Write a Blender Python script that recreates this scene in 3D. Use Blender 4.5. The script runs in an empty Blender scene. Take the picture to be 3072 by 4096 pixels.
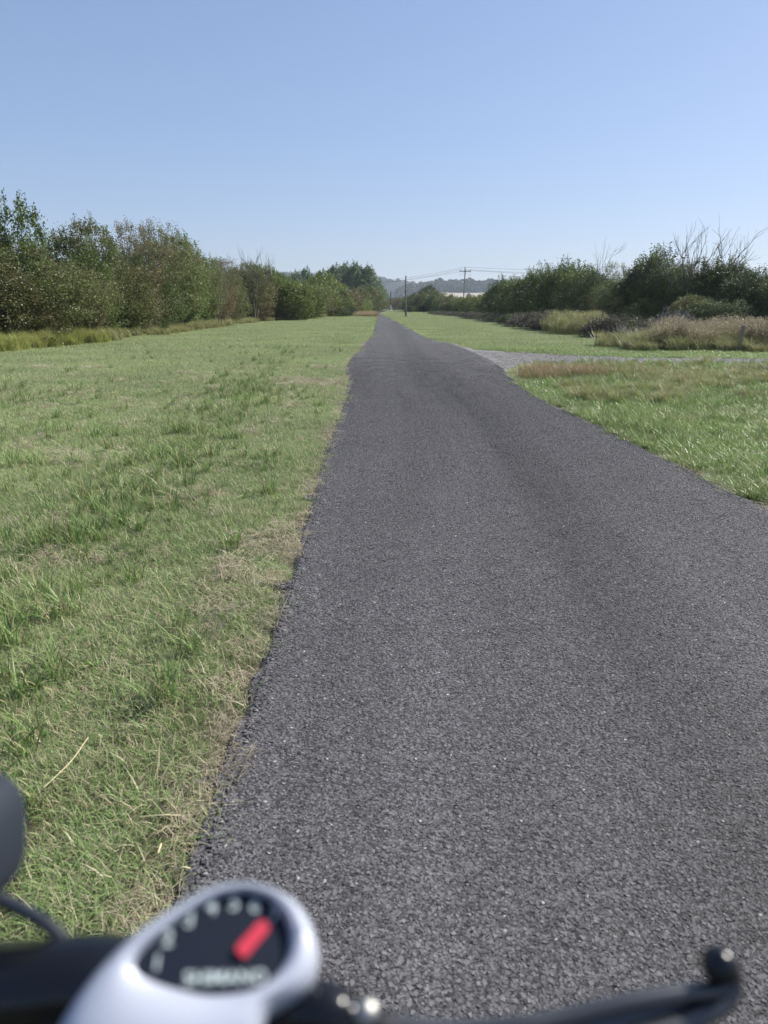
import bpy, math, random
import numpy as np
from mathutils import Vector, Matrix
R = math.radians
rs = np.random.RandomState
S = bpy.context.scene

# ------------------------------------------------------------------ camera, world, sun, exposure
CAM_H, PITCH, FPX = 1.5, R(16.4), 2841.0
cam_d = bpy.data.cameras.new('camera'); cam = bpy.data.objects.new('camera', cam_d)
S.collection.objects.link(cam); S.camera = cam
cam.location = (0, 0, CAM_H); cam.rotation_euler = (R(90) - PITCH, 0, 0)
cam_d.sensor_fit = 'VERTICAL'; cam_d.sensor_height = 34.6; cam_d.lens = 24.0
cam_d.clip_start = 0.02; cam_d.clip_end = 9000
cam_d.dof.use_dof = True; cam_d.dof.focus_distance = 7.0; cam_d.dof.aperture_fstop = 4.5

SUN_EL, SUN_AZ = R(41), R(64)            # azimuth measured to the right of the view direction (+y)
W = bpy.data.worlds.new('World'); S.world = W; W.use_nodes = True
wn = W.node_tree; wn.nodes.clear()
sky = wn.nodes.new('ShaderNodeTexSky'); sky.sky_type = 'NISHITA'; sky.sun_disc = False
sky.sun_elevation = SUN_EL; sky.sun_rotation = SUN_AZ
sky.altitude = 0; sky.air_density = 1.0; sky.dust_density = 0.8; sky.ozone_density = 2.2
bg = wn.nodes.new('ShaderNodeBackground'); bg.inputs[1].default_value = 0.14
wo = wn.nodes.new('ShaderNodeOutputWorld')
tint = wn.nodes.new('ShaderNodeMix'); tint.data_type = 'RGBA'; tint.blend_type = 'MULTIPLY'; tint.inputs[0].default_value = 1
tint.inputs[7].default_value = (.834, .935, 1.18, 1)      # camera white balance of the sky light
gam = wn.nodes.new('ShaderNodeGamma'); gam.inputs[1].default_value = .6
wn.links.new(sky.outputs[0], gam.inputs[0]); wn.links.new(gam.outputs[0], tint.inputs[6]); wn.links.new(tint.outputs[2], bg.inputs[0]); wn.links.new(bg.outputs[0], wo.inputs[0])

sd = bpy.data.lights.new('sun', 'SUN'); sd.energy = 5.0; sd.angle = R(0.53); sd.color = (1.0, 0.95, 0.87)
sun = bpy.data.objects.new('sun', sd); S.collection.objects.link(sun)
sdir = Vector((math.sin(SUN_AZ) * math.cos(SUN_EL), math.cos(SUN_AZ) * math.cos(SUN_EL), math.sin(SUN_EL)))
sun.rotation_euler = sdir.to_track_quat('Z', 'Y').to_euler(); sun.location = sdir * 60

S.view_settings.view_transform = 'Standard'; S.view_settings.look = 'None'
S.view_settings.exposure = 0.76; S.view_settings.gamma = 1; S.view_settings.use_curve_mapping = False
S.render.engine = 'CYCLES'
cy = S.cycles
cy.max_bounces = 6; cy.diffuse_bounces = 2; cy.glossy_bounces = 3; cy.transmission_bounces = 3
cy.volume_bounces = 0; cy.transparent_max_bounces = 8
cy.use_adaptive_sampling = True; cy.adaptive_threshold = 0.01; cy.adaptive_min_samples = 24
cy.sample_clamp_indirect = 6; cy.caustics_reflective = False; cy.caustics_refractive = False
cy.use_denoising = True; cy.time_limit = 900

# ------------------------------------------------------------------ photograph pixel -> place
CF = Vector((0, math.cos(PITCH), -math.sin(PITCH))); CU = Vector((0, math.sin(PITCH), math.cos(PITCH))); CX = Vector((1, 0, 0))
CO = Vector((0, 0, CAM_H))
def ray(u, v): return CF + CX * ((u - 1536) / FPX) + CU * ((2048 - v) / FPX)
def P(u, v, z=0.0):
    r = ray(u, v); return CO + r * ((z - CAM_H) / r.z)
def Q(u, v, d): return CO + ray(u, v) * d
def at_y(u, v, y):
    r = ray(u, v); return CO + r * (y / r.y)
def top_z(v, y): return at_y(1536, v, y).z

# ------------------------------------------------------------------ helpers
col = S.collection
protos = bpy.data.collections.new('prototypes')
def tag(o, label=None, cat=None, group=None, kind=None):
    for k, x in (('label', label), ('category', cat), ('group', group), ('kind', kind)):
        if x: o[k] = x
    return o
def link(o, parent=None, c=None):
    (c or col).objects.link(o)
    if parent: o.parent = parent
    return o
def empty(name, loc=(0, 0, 0), rz=0.0):
    o = bpy.data.objects.new(name, None); o.location = loc; o.rotation_euler = (0, 0, rz); o.empty_display_size = 0.2
    return link(o)
def mesh_np(name, V, F, mat=None, attrs=None, smooth=False):
    V = np.asarray(V, np.float32); F = np.asarray(F, np.int32)
    me = bpy.data.meshes.new(name); n, k = F.shape
    me.vertices.add(len(V)); me.vertices.foreach_set('co', V.ravel())
    me.loops.add(n * k); me.loops.foreach_set('vertex_index', F.ravel())
    me.polygons.add(n); me.polygons.foreach_set('loop_start', np.arange(n, dtype=np.int32) * k)
    me.polygons.foreach_set('use_smooth', np.full(n, bool(smooth)))
    for a, val in (attrs or {}).items():
        at = me.attributes.new(a, 'FLOAT', 'POINT'); at.data.foreach_set('value', np.asarray(val, np.float32))
    me.update(calc_edges=True)
    if mat: me.materials.append(mat)
    return me
def obj(name, me, parent=None, c=None):
    return link(bpy.data.objects.new(name, me), parent, c)
class MB:
    """collects simple shapes, then links them as one mesh"""
    def __init__(s): s.v = []; s.f = []
    def add(s, V, F):
        b = len(s.v); s.v += [tuple(x) for x in V]; s.f += [tuple(b + i for i in f) for f in F]
    def box(s, c, size, rot=None):
        c = Vector(c); h = [x / 2 for x in size]; rot = rot or Matrix.Identity(3)
        V = [c + rot @ Vector((sx * h[0], sy * h[1], sz * h[2])) for sx in (-1, 1) for sy in (-1, 1) for sz in (-1, 1)]
        s.add(V, [(0, 1, 3, 2), (4, 6, 7, 5), (0, 4, 5, 1), (2, 3, 7, 6), (0, 2, 6, 4), (1, 5, 7, 3)])
    def tube(s, pts, rad, n=12, cap=True, flat=None):
        pts = [Vector(p) for p in pts]; rad = rad if hasattr(rad, '__len__') else [rad] * len(pts)
        V = []; F = []; ref = None
        for i, p in enumerate(pts):
            t = (pts[min(i + 1, len(pts) - 1)] - pts[max(i - 1, 0)]).normalized()
            if ref is None: ref = Vector((0, 0, 1)) if abs(t.z) < 0.9 else Vector((1, 0, 0))
            a = (ref - t * ref.dot(t)).normalized(); b = t.cross(a); ref = a
            for k in range(n):
                w = 2 * math.pi * k / n
                V.append(p + (a * math.cos(w) * (flat or 1) + b * math.sin(w)) * rad[i])
        for i in range(len(pts) - 1):
            for k in range(n):
                F.append((i * n + k, i * n + (k + 1) % n, (i + 1) * n + (k + 1) % n, (i + 1) * n + k))
        if cap: F += [tuple(range(n - 1, -1, -1)), tuple((len(pts) - 1) * n + k for k in range(n))]
        s.add(V, F)
    def ball(s, c, r, n=16, m=10, sc=(1, 1, 1), rot=None):
        c = Vector(c); rot = rot or Matrix.Identity(3); V = []; F = []
        for j in range(m + 1):
            ph = math.pi * j / m
            for k in range(n):
                w = 2 * math.pi * k / n
                V.append(c + rot @ Vector((r * sc[0] * math.sin(ph) * math.cos(w), r * sc[1] * math.sin(ph) * math.sin(w), r * sc[2] * math.cos(ph))))
        for j in range(m):
            for k in range(n): F.append((j * n + k, (j + 1) * n + k, (j + 1) * n + (k + 1) % n, j * n + (k + 1) % n))
        s.add(V, F)
    def build(s, name, mat, parent=None, smooth=True, local=False, bevel=0):
        me = bpy.data.meshes.new(name)
        me.from_pydata([tuple(v) for v in s.v], [], s.f); me.update()
        me.materials.append(mat)
        me.polygons.foreach_set('use_smooth', np.full(len(me.polygons), bool(smooth)))
        if smooth: me.set_sharp_from_angle(angle=R(40))
        o = obj(name, me, parent)
        if parent is not None and not local: o.location = -Vector(parent.location)
        if bevel:
            b = o.modifiers.new('bevel', 'BEVEL'); b.width = bevel; b.segments = 3
        return o
def curve_pts(ctrl, n=8):
    """Catmull-Rom through control points"""
    c = [Vector(p) for p in ctrl]; c = [c[0] * 2 - c[1]] + c + [c[-1] * 2 - c[-2]]; out = []
    for i in range(1, len(c) - 2):
        for k in range(n):
            t = k / n; a, b, d, e = c[i - 1], c[i], c[i + 1], c[i + 2]
            out.append(0.5 * ((2 * b) + (d - a) * t + (2 * a - 5 * b + 4 * d - e) * t * t + (3 * b - a - 3 * d + e) * t ** 3))
    return out + [c[-2]]
_tab = rs(7).rand(64, 64)
def vnoise(x, y, s):
    x = np.asarray(x) / s + 1000.3; y = np.asarray(y) / s + 1000.7
    xi = np.floor(x).astype(int); yi = np.floor(y).astype(int); fx = x - xi; fy = y - yi
    fx = fx * fx * (3 - 2 * fx); fy = fy * fy * (3 - 2 * fy); T = lambda a, b: _tab[a % 64, b % 64]
    return (T(xi, yi) * (1 - fx) + T(xi + 1, yi) * fx) * (1 - fy) + (T(xi, yi + 1) * (1 - fx) + T(xi + 1, yi + 1) * fx) * fy
def fbm(x, y, s): return vnoise(x, y, s) * .55 + vnoise(y + 31, x - 17, s * .45) * .3 + vnoise(x - 9, y + 5, s * .2) * .15

# ------------------------------------------------------------------ materials
class NT:
    def __init__(s, name):
        s.m = bpy.data.materials.new(name); s.m.use_nodes = True; s.t = s.m.node_tree; s.t.nodes.clear()
        s.out = s.n('ShaderNodeOutputMaterial')
    def n(s, typ, props=None, **inp):
        nd = s.t.nodes.new(typ)
        for k, x in (props or {}).items(): setattr(nd, k, x)
        for k, x in inp.items():
            key = int(k[1:]) if k[0] == '_' and k[1:].isdigit() else k.replace('_', ' ')
            s.set(nd.inputs[key], x)
        return nd
    def set(s, sock, x):
        if isinstance(x, bpy.types.NodeSocket): s.t.links.new(x, sock)
        elif isinstance(x, bpy.types.Node): s.t.links.new(x.outputs[0], sock)
        else:
            if sock.type == 'RGBA' and len(x) == 3: x = (*x, 1)
            sock.default_value = x
    def math(s, op, a, b=0.0, clamp=False): return s.n('ShaderNodeMath', dict(operation=op, use_clamp=clamp), _0=a, _1=b).outputs[0]
    def mix(s, f, a, b, mode='MIX'):
        nd = s.n('ShaderNodeMix', dict(data_type='RGBA', blend_type=mode)); s.set(nd.inputs[0], f); s.set(nd.inputs[6], a); s.set(nd.inputs[7], b)
        return nd.outputs[2]
    def ramp(s, x, lo, hi): return s.n('ShaderNodeMapRange', dict(interpolation_type='SMOOTHSTEP'), _0=x, _1=lo, _2=hi).outputs[0]
    def pos(s): return s.n('ShaderNodeNewGeometry').outputs['Position']
    def noise(s, scale, detail=3, vec=None, rough=.55):
        return s.n('ShaderNodeTexNoise', None, Vector=vec or s.pos(), Scale=scale, Detail=detail, Roughness=rough).outputs[0]
    def attr(s, name): return s.n('ShaderNodeAttribute', dict(attribute_name=name)).outputs['Fac']
    def pbr(s, **k):
        b = s.n('ShaderNodeBsdfPrincipled', None, **k); s.t.links.new(b.outputs[0], s.out.inputs[0]); return b
def plain(name, c, rough=.5, metal=0.0, var=0.0, scale=20, coat=0.0, spec=.5):
    t = NT(name); cc = c
    if var:
        f = t.noise(scale, 4, t.n('ShaderNodeTexCoord').outputs['Object'])
        cc = t.mix(f, tuple(x * (1 - var) for x in c), tuple(min(1, x * (1 + var)) for x in c))
    t.pbr(Base_Color=cc, Roughness=rough, Metallic=metal, Coat_Weight=coat, Coat_Roughness=.08, Specular_IOR_Level=spec)
    return t.m
def leaf_mat(name, a, b, c, patch=.8, trans=.28, rough=.48, amount=.5, spec=.28):
    """a-b by leaf, c in patches"""
    t = NT(name); r = t.attr('rnd'); oi = t.n('ShaderNodeObjectInfo').outputs['Random']
    cc = t.mix(r, a, b)
    pf = t.ramp(t.math('ADD', t.noise(patch, 2), t.math('MULTIPLY', r, .25)), .95 - amount * .6, 1.1 - amount * .6)
    cc = t.mix(pf, cc, c)
    cc = t.n('ShaderNodeHueSaturation', None, Color=cc, Saturation=1.0, Value=t.math('ADD', t.math('MULTIPLY', oi, .5), .75)).outputs[0]
    p = t.n('ShaderNodeBsdfPrincipled', None, Base_Color=cc, Roughness=rough, Specular_IOR_Level=spec)
    tr = t.n('ShaderNodeBsdfTranslucent', None, Color=t.n('ShaderNodeHueSaturation', None, Color=cc, Saturation=1.1, Value=1.2).outputs[0])
    t.t.links.new(t.n('ShaderNodeMixShader', None, _0=trans, _1=p.outputs[0], _2=tr.outputs[0]).outputs[0], t.out.inputs[0])
    return t.m
def grass_mat(name, a, b, dry, dryness, patch=1.1, spec=.3, rough=.45, trans=.3):
    t = NT(name); r = t.attr('rnd'); d = t.attr('dry')
    cc = t.mix(r, a, b)
    cc = t.mix(t.ramp(t.noise(.35, 3), .35, .65), cc, t.mix(r, tuple(x * .9 for x in b), tuple(x * 1.25 for x in b)))
    f = t.math('ADD', t.noise(patch, 4, rough=.65), t.math('MULTIPLY', t.math('SUBTRACT', d, .5), 1.3))
    cc = t.mix(t.ramp(f, .86 - dryness * .6, 1.0 - dryness * .6), cc, t.mix(r, dry, tuple(x * .55 for x in dry)))
    p = t.n('ShaderNodeBsdfPrincipled', None, Base_Color=cc, Roughness=rough, Specular_IOR_Level=spec)
    tr = t.n('ShaderNodeBsdfTranslucent', None, Color=cc)
    t.t.links.new(t.n('ShaderNodeMixShader', None, _0=trans, _1=p.outputs[0], _2=tr.outputs[0]).outputs[0], t.out.inputs[0])
    return t.m

M = {}
M['haw'] = leaf_mat('hawthorn_leaves', (.085, .11, .038), (.19, .22, .08), (.17, .15, .07), .55, amount=.52)
M['brown'] = leaf_mat('turning_leaves', (.12, .115, .055), (.21, .19, .10), (.17, .125, .07), .8, amount=.6)
M['green'] = leaf_mat('green_leaves', (.075, .125, .032), (.17, .24, .07), (.12, .15, .05), .7, amount=.35)
M['yellow'] = leaf_mat('yellow_green_leaves', (.095, .13, .03), (.18, .21, .06), (.13, .12, .04), .7, amount=.35)
M['dark'] = leaf_mat('dark_leaves', (.045, .07, .027), (.10, .135, .05), (.09, .085, .04), .6, amount=.4)
M['willow'] = leaf_mat('willow_leaves', (.06, .095, .028), (.14, .185, .055), (.09, .10, .035), .5, amount=.35)
M['bramble'] = leaf_mat('bramble_leaves', (.05, .055, .035), (.10, .095, .065), (.12, .095, .085), 1.5, amount=.55)
M['poplar'] = leaf_mat('poplar_leaves', (.07, .115, .05), (.16, .22, .11), (.075, .11, .045), .3, amount=.35)
M['far'] = leaf_mat('far_wood_leaves', (.05, .075, .04), (.09, .12, .06), (.05, .065, .035), .02, amount=.5, trans=.1)
M['bark'] = plain('bark', (.11, .09, .07), .9, var=.4, scale=9)
M['dead'] = plain('dead_bark', (.13, .11, .10), .9, var=.3, scale=9)
M['twig'] = plain('dead_twigs', (.26, .23, .24), .9)
M['grass'] = grass_mat('mown_grass', (.12, .195, .06), (.25, .36, .125), (.58, .53, .34), .48)
M['lush'] = grass_mat('verge_grass', (.105, .185, .035), (.215, .325, .085), (.42, .38, .20), .2, .8, .45, .38)
M['tuft'] = grass_mat('coarse_tufts', (.10, .175, .048), (.20, .29, .09), (.40, .35, .2), .18)
M['tallg'] = grass_mat('tall_green_grass', (.17, .23, .04), (.32, .37, .09), (.45, .38, .18), .3, .5)
M['tallg2'] = grass_mat('tall_mixed_grass', (.14, .18, .045), (.27, .30, .10), (.45, .39, .24), .5, .5)
M['dryg'] = grass_mat('dry_grass', (.22, .21, .11), (.40, .35, .22), (.33, .27, .20), .5, .6)
M['rust'] = grass_mat('rusty_grass', (.20, .18, .07), (.33, .27, .14), (.38, .29, .17), .5, .6)
M['straw'] = grass_mat('straw', (.38, .33, .23), (.56, .49, .35), (.27, .22, .16), .4, 3)
M['seed'] = plain('seed_heads', (.28, .22, .17), .9, var=.3)
M['wood'] = plain('weathered_wood', (.25, .21, .155), .85, var=.35, scale=14)
M['pole'] = plain('pole_wood', (.20, .185, .155), .85, var=.3, scale=3)
M['poledark'] = plain('creosoted_wood', (.07, .06, .05), .8, var=.3, scale=3)
M['polewhite'] = plain('pale_pole_paint', (.5, .5, .46), .7, var=.15, scale=3)
M['wire'] = plain('wire_metal', (.12, .12, .13), .5, .6)
M['ceramic'] = plain('insulator_ceramic', (.10, .06, .05), .25)
M['yellowp'] = plain('yellow_plastic', (.62, .52, .10), .5)
M['black'] = plain('black_paint', (.006, .007, .01), .2, spec=.4)
M['rubber'] = plain('black_rubber', (.018, .018, .02), .6)
M['lever'] = plain('black_lever_metal', (.02, .021, .024), .3, coat=1.0)
M['silver'] = plain('bright_bolt_metal', (.30, .30, .285), .45, 1.0)
M['white'] = plain('silver_white_plastic', (.39, .42, .49), .42, .15, coat=.05)
M['face'] = plain('black_dial_face', (.006, .010, .02), .5, spec=.25)
M['print'] = plain('pale_print', (.50, .58, .58), .6)
M['red'] = plain('red_needle_plastic', (.50, .025, .05), .5)
M['frame'] = plain('frame_paint', (.03, .035, .045), .3, coat=.4)
M['lamp'] = plain('grey_lamp_plastic', (.02, .026, .036), .6, spec=.25)

# ground
t = NT('ground_turf'); pp = t.pos()
g = t.mix(t.noise(40, 4), (.035, .04, .02), (.13, .115, .07))
g2 = t.mix(t.noise(6, 4), (.11, .15, .055), (.17, .21, .085))
g = t.mix(t.ramp(t.n('ShaderNodeSeparateXYZ', None, _0=pp).outputs[1], 6, 40), g, g2)
b = t.pbr(Base_Color=g, Roughness=.95, Specular_IOR_Level=.1)
t.set(b.inputs['Normal'], t.n('ShaderNodeBump', None, Strength=.6, Distance=.02, Height=t.noise(60, 4)))
M['ground'] = t.m
t = NT('hill_turf'); t.pbr(Base_Color=t.mix(t.noise(.01, 4), (.07, .10, .04), (.15, .15, .07)), Roughness=.95); M['hill'] = t.m
t = NT('stubble'); t.pbr(Base_Color=t.mix(t.ramp(t.noise(.035, 5), .5, .62), t.mix(t.noise(.09, 4), (.27, .22, .17), (.40, .33, .26)), (.10, .12, .05)), Roughness=.95); M['stubble'] = t.m

# asphalt: aggregate cells, gaps, mottling and faint roller streaks along the road
def wear(t):
    """darker wheel band running along the road, plus lengthwise roller streaks"""
    q = t.n('ShaderNodeSeparateXYZ', None, _0=t.pos()).outputs; d = t.math('DIVIDE', t.math('SUBTRACT', q[1], 8.5), 6.0)
    c = t.math('ADD', t.math('MULTIPLY', t.math('EXPONENT', t.math('MULTIPLY', t.math('MULTIPLY', d, d), -1.0)), .5), .9)
    s = t.math('SUBTRACT', q[0], c); v = t.n('ShaderNodeCombineXYZ', None, _0=t.math('MULTIPLY', s, 2.6), _1=t.math('MULTIPLY', q[1], .10)).outputs[0]
    w = t.math('DIVIDE', s, .42); band = t.math('EXPONENT', t.math('MULTIPLY', t.math('MULTIPLY', w, w), -1.0))
    e = t.math('ADD', t.math('MULTIPLY', t.noise(1.0, 3, v), .7), .68)
    e = t.math('SUBTRACT', e, t.math('MULTIPLY', band, .24))
    return t.math('ADD', e, t.math('MULTIPLY', t.noise(1.1, 4), .3))
def asphalt(name, c_lo, c_hi, chip, chip_amt, streak):
    t = NT(name); pp = t.pos()
    vo = t.n('ShaderNodeTexVoronoi', dict(feature='F1'), Vector=pp, Scale=105.0, Randomness=1.0)
    ve = t.n('ShaderNodeTexVoronoi', dict(feature='DISTANCE_TO_EDGE'), Vector=pp, Scale=105.0, Randomness=1.0)
    cell = t.n('ShaderNodeSeparateColor', None, _0=vo.outputs['Color']).outputs[0]
    c = t.mix(cell, c_lo, c_hi)
    big = t.noise(1.3, 5); mp = t.n('ShaderNodeMapping', None, Vector=pp); mp.inputs['Scale'].default_value = (2.3, .11, 1)
    mp.inputs['Rotation'].default_value = (0, 0, R(-6))
    st = t.noise(1.0, 4, mp.outputs[0])
    val = t.math('ADD', t.math('MULTIPLY', big, .35), t.math('MULTIPLY', st, streak))
    val = t.math('SUBTRACT', wear(t), .12) if streak > .3 else t.math('ADD', val, 1 - .175 - streak / 2)
    c = t.mix(1.0, c, t.n('ShaderNodeCombineColor', None, _0=val, _1=val, _2=val).outputs[0], 'MULTIPLY')
    chipf = t.math('MULTIPLY', t.math('GREATER_THAN', t.n('ShaderNodeSeparateColor', None, _0=vo.outputs['Color']).outputs[1], 1 - chip_amt), .9)
    c = t.mix(chipf, c, chip)
    gap = t.ramp(ve.outputs['Distance'], 0.0, .14)
    c = t.mix(gap, tuple(x * .45 for x in c_lo), c)
    h = t.math('ADD', t.math('MULTIPLY', gap, .6), t.math('MULTIPLY', cell, .5))
    bp = t.n('ShaderNodeBump', None, Strength=.9, Distance=.004, Height=h)
    bp2 = t.n('ShaderNodeBump', None, Strength=.35, Distance=.02, Height=t.noise(7, 3), Normal=bp.outputs[0])
    t.pbr(Base_Color=c, Roughness=.75, Specular_IOR_Level=.3, Normal=bp2.outputs[0])
    return t.m
M['asphalt'] = asphalt('asphalt', (.038, .036, .037), (.112, .107, .109), (.3, .3, .29), .004, .75)
M['track'] = asphalt('worn_track', (.15, .145, .14), (.26, .25, .24), (.5, .48, .45), .05, .15)
def stone_mat(name, lo, hi, light, amt):
    t = NT(name); r = t.attr('rnd'); c = t.mix(r, lo, hi)
    c = t.mix(t.math('GREATER_THAN', t.attr('dry'), 1 - amt), c, light)
    big = t.math('SUBTRACT', wear(t), .12)
    c = t.mix(1.0, c, t.n('ShaderNodeCombineColor', None, _0=big, _1=big, _2=big).outputs[0], 'MULTIPLY')
    t.pbr(Base_Color=c, Roughness=.75, Specular_IOR_Level=.25); return t.m
M['chip'] = stone_mat('asphalt_chippings', (.03, .029, .03), (.142, .137, .141), (.34, .33, .31), .0025)
M['pebble'] = stone_mat('track_gravel', (.16, .155, .145), (.32, .30, .28), (.48, .46, .43), .08)

# ------------------------------------------------------------------ road outline (places read off the photograph, laid on the ground)
LPX = [(700, 3620), (740, 3500), (793, 3387), (844, 3252), (878, 3117), (920, 3016), (971, 2906), (1013, 2763), (1072, 2611), (1106, 2510), (1131, 2400),
       (1175, 2276), (1202, 2185), (1229, 2095), (1257, 1996), (1284, 1887), (1315, 1797), (1338, 1724), (1365, 1661), (1379, 1598), (1396, 1530), (1399, 1516),
       (1386, 1500), (1383, 1489), (1388, 1458), (1419, 1417), (1458, 1376), (1482, 1348), (1497, 1324), (1503, 1294), (1506, 1279), (1503, 1262), (1494, 1249), (1512, 1243)]
RPX = [(3072, 2041), (2886, 1956), (2709, 1863), (2576, 1806), (2487, 1752), (2354, 1690), (2203, 1619), (2097, 1557), (2030, 1500), (2018, 1481), (1970, 1445),
       (1892, 1408), (1801, 1374), (1754, 1366), (1705, 1351), (1663, 1330), (1621, 1303), (1579, 1282), (1543, 1267), (1521, 1256), (1541, 1248), (1558, 1243)]
def tab(px, back):
    a = np.array([tuple(P(u, v))[:2] for u, v in px]); d = a[0] - a[3]; d /= abs(d[1])
    return np.vstack([[a[0] + d * back], a])
LT = tab(LPX, 9); RT = tab(RPX, 14)
def XL(y): return np.interp(y, LT[:, 1], LT[:, 0])
def XR(y): return np.interp(y, RT[:, 1], RT[:, 0])
YFAR = min(LT[-1, 1], RT[-1, 1])
TT = np.array([tuple(P(u, v))[:2] for u, v in [(1780, 1366), (1862, 1388), (1922, 1398), (2043, 1409), (2223, 1421), (2344, 1427), (2500, 1433), (2760, 1434), (3072, 1436)]])
TB = np.array([tuple(P(u, v))[:2] for u, v in [(2024, 1500), (2030, 1488), (2079, 1469), (2103, 1457), (2223, 1449), (2500, 1450), (2760, 1451), (3072, 1452)]])
def TTY(x): return np.interp(x, TT[:, 0], TT[:, 1])
def TBY(x): return np.interp(x, TB[:, 0], TB[:, 1])
HLP = np.array([tuple(P(u, v))[:2] for u, v in [(0, 1390), (300, 1366), (500, 1345), (700, 1320), (928, 1292), (1150, 1277), (1320, 1266), (1420, 1259), (1478, 1252)]])
def HL(y): return np.where(y < HLP[0, 1], HLP[0, 0] + (HLP[1, 0] - HLP[0, 0]) / (HLP[1, 1] - HLP[0, 1]) * (y - HLP[0, 1]) * .6, np.interp(y, HLP[:, 1], HLP[:, 0]))
HRP = np.array([tuple(P(u, v))[:2] for u, v in [(3072, 1378), (2700, 1350), (2450, 1320), (2200, 1297), (2000, 1275), (1800, 1250), (1700, 1242)]])
def HR(y): return np.interp(y, HRP[:, 1], HRP[:, 0])

# ground sheet
def grid(xs, ys, zf, name, mat, smooth=True):
    X, Y = np.meshgrid(xs, ys); Z = zf(X, Y); nx, ny = len(xs), len(ys)
    i = np.arange(nx - 1)[None, :] + nx * np.arange(ny - 1)[:, None]
    F = np.stack([i, i + 1, i + 1 + nx, i + nx], -1).reshape(-1, 4)
    return mesh_np(name, np.stack([X, Y, Z], -1).reshape(-1, 3), F, mat, smooth=smooth)
gx = np.unique(np.concatenate([np.linspace(-2400, 2400, 25), np.linspace(-30, 30, 61)]))
gy = np.unique(np.concatenate([np.linspace(-250, 2450, 28), np.linspace(-8, 60, 69)]))
gz = lambda X, Y: np.where((abs(X) < 28) & (Y < 58) & (Y > -7), (fbm(X, Y, 1.7) - .5) * .024 - .008, -.012)
tag(obj('ground', grid(gx, gy, gz, 'ground', M['ground'])), kind='structure')

# road: raised 3 cm, ragged edge
ys = np.concatenate([np.arange(-8, 8, .03), np.arange(8, 30, .12), np.arange(30, YFAR, .7), [YFAR]])
rg = rs(3); NX = 21
jl = (fbm(ys * 0 + 3, ys, .13) - .5) * .045 + (fbm(ys * 0 + 3, ys, .9) - .5) * .04; jr = (fbm(ys * 0 + 9, ys, .2) - .5) * .06
xl = XL(ys) + jl * np.clip(1.5 - ys / 60, .3, 1); xr = XR(ys) + jr
V = []
for k in range(-1, NX + 1):
    if k == -1: V.append(np.stack([xl - .035, ys, ys * 0 - .03], -1))
    elif k == NX: V.append(np.stack([xr + .035, ys, ys * 0 - .03], -1))
    else:
        f = k / (NX - 1); f = .5 - .5 * math.cos(math.pi * f); x = xl + (xr - xl) * f
        e_ = np.minimum(x - xl, xr - x); V.append(np.stack([x, ys, .022 - .010 * np.exp(-np.maximum(e_, 0) / .03)], -1))
V = np.stack(V, 1); n1 = NX + 2
i = np.arange(n1 - 1)[None, :] + n1 * np.arange(len(ys) - 1)[:, None]
F = np.stack([i, i + 1, i + 1 + n1, i + n1], -1).reshape(-1, 4)
tag(obj('road', mesh_np('road', V.reshape(-1, 3), F, M['asphalt'], smooth=True)), kind='structure')
# the far bend turning right behind the verge
mb = MB(); bl = P(1512, 1243); br = P(1558, 1243)
mb.add([(bl.x, bl.y, .02), (br.x, br.y, .02), (br.x + 3, br.y + 1.2, .02), (bl.x + 3.5, bl.y + 4.5, .02), (br.x + 14, br.y + 1.6, .02), (bl.x + 14, bl.y + 5.4, .02)], [(0, 1, 2, 3), (3, 2, 4, 5)])
tag(mb.build('road_bend', M['asphalt'], smooth=False), kind='structure')
# pale worn track meeting the road from the right
xs = np.linspace(TT[0, 0], 13.5, 130); V = []
for k in range(9):
    f = k / 8; lo = np.where(xs < TB[0, 0], np.interp(xs, [TT[0, 0], TB[0, 0]], [TT[0, 1] - .4, TB[0, 1]]), TBY(xs)) - .1; hi = TTY(xs) + (fbm(xs, xs * 0, .5) - .5) * .15
    lo = np.where(xs < 4.2, np.minimum(lo, 15.5), lo)
    y = lo + (hi - lo) * f; V.append(np.stack([xs, y, .006 + .008 * np.sin(f * 3.14) + 0 * xs], -1))
V = np.stack(V, 1); i = np.arange(8)[None, :] + 9 * np.arange(len(xs) - 1)[:, None]
tag(obj('gravel_track', mesh_np('gravel_track', V.reshape(-1, 3), np.stack([i, i + 9, i + 10, i + 1], -1).reshape(-1, 4), M['track'], smooth=True)), kind='structure')
# pale kerb strip on the inside of the far bend
mb = MB(); q = [P(1519, 1254), P(1543, 1247), P(1560, 1242.6), P(1566, 1243.5), P(1550, 1248.5), P(1530, 1254)]
mb.add([(a.x, a.y, .03) for a in q], [(0, 5, 4, 1), (1, 4, 3, 2)]); tag(mb.build('road_shoulder', M['stubble'], smooth=False), kind='structure')

# ------------------------------------------------------------------ hills, stubble field
SS = lambda x: np.clip(x, 0, 1) ** 2 * (3 - 2 * np.clip(x, 0, 1))
def hz(X, Y):
    near = SS((Y - 930) / 380) * 24 * SS((X + 40) / 140) * (1 + .25 * (fbm(X, Y * 0, 260) - .5))
    prof = np.interp(X, [-1600, -300, -60, -10, 40, 90, 200, 2000], [50, 60, 56, 50, 42, 34, 30, 36])
    far = SS((Y - 1500) / 450) * prof * (1 + .3 * (fbm(X, Y, 200) - .5))
    return np.maximum(near, far) - 1.2
tag(obj('hills', grid(np.linspace(-2300, 2300, 116), np.linspace(900, 2400, 40), hz, 'hills', M['hill'])), kind='structure')
tag(obj('stubble_field', grid(np.linspace(85, 205, 20), np.linspace(960, 1185, 14), lambda X, Y: hz(X, Y) + 1.3 + .8 * fbm(X, Y, 60), 'stubble_field', M['stubble'])), kind='structure')

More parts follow.
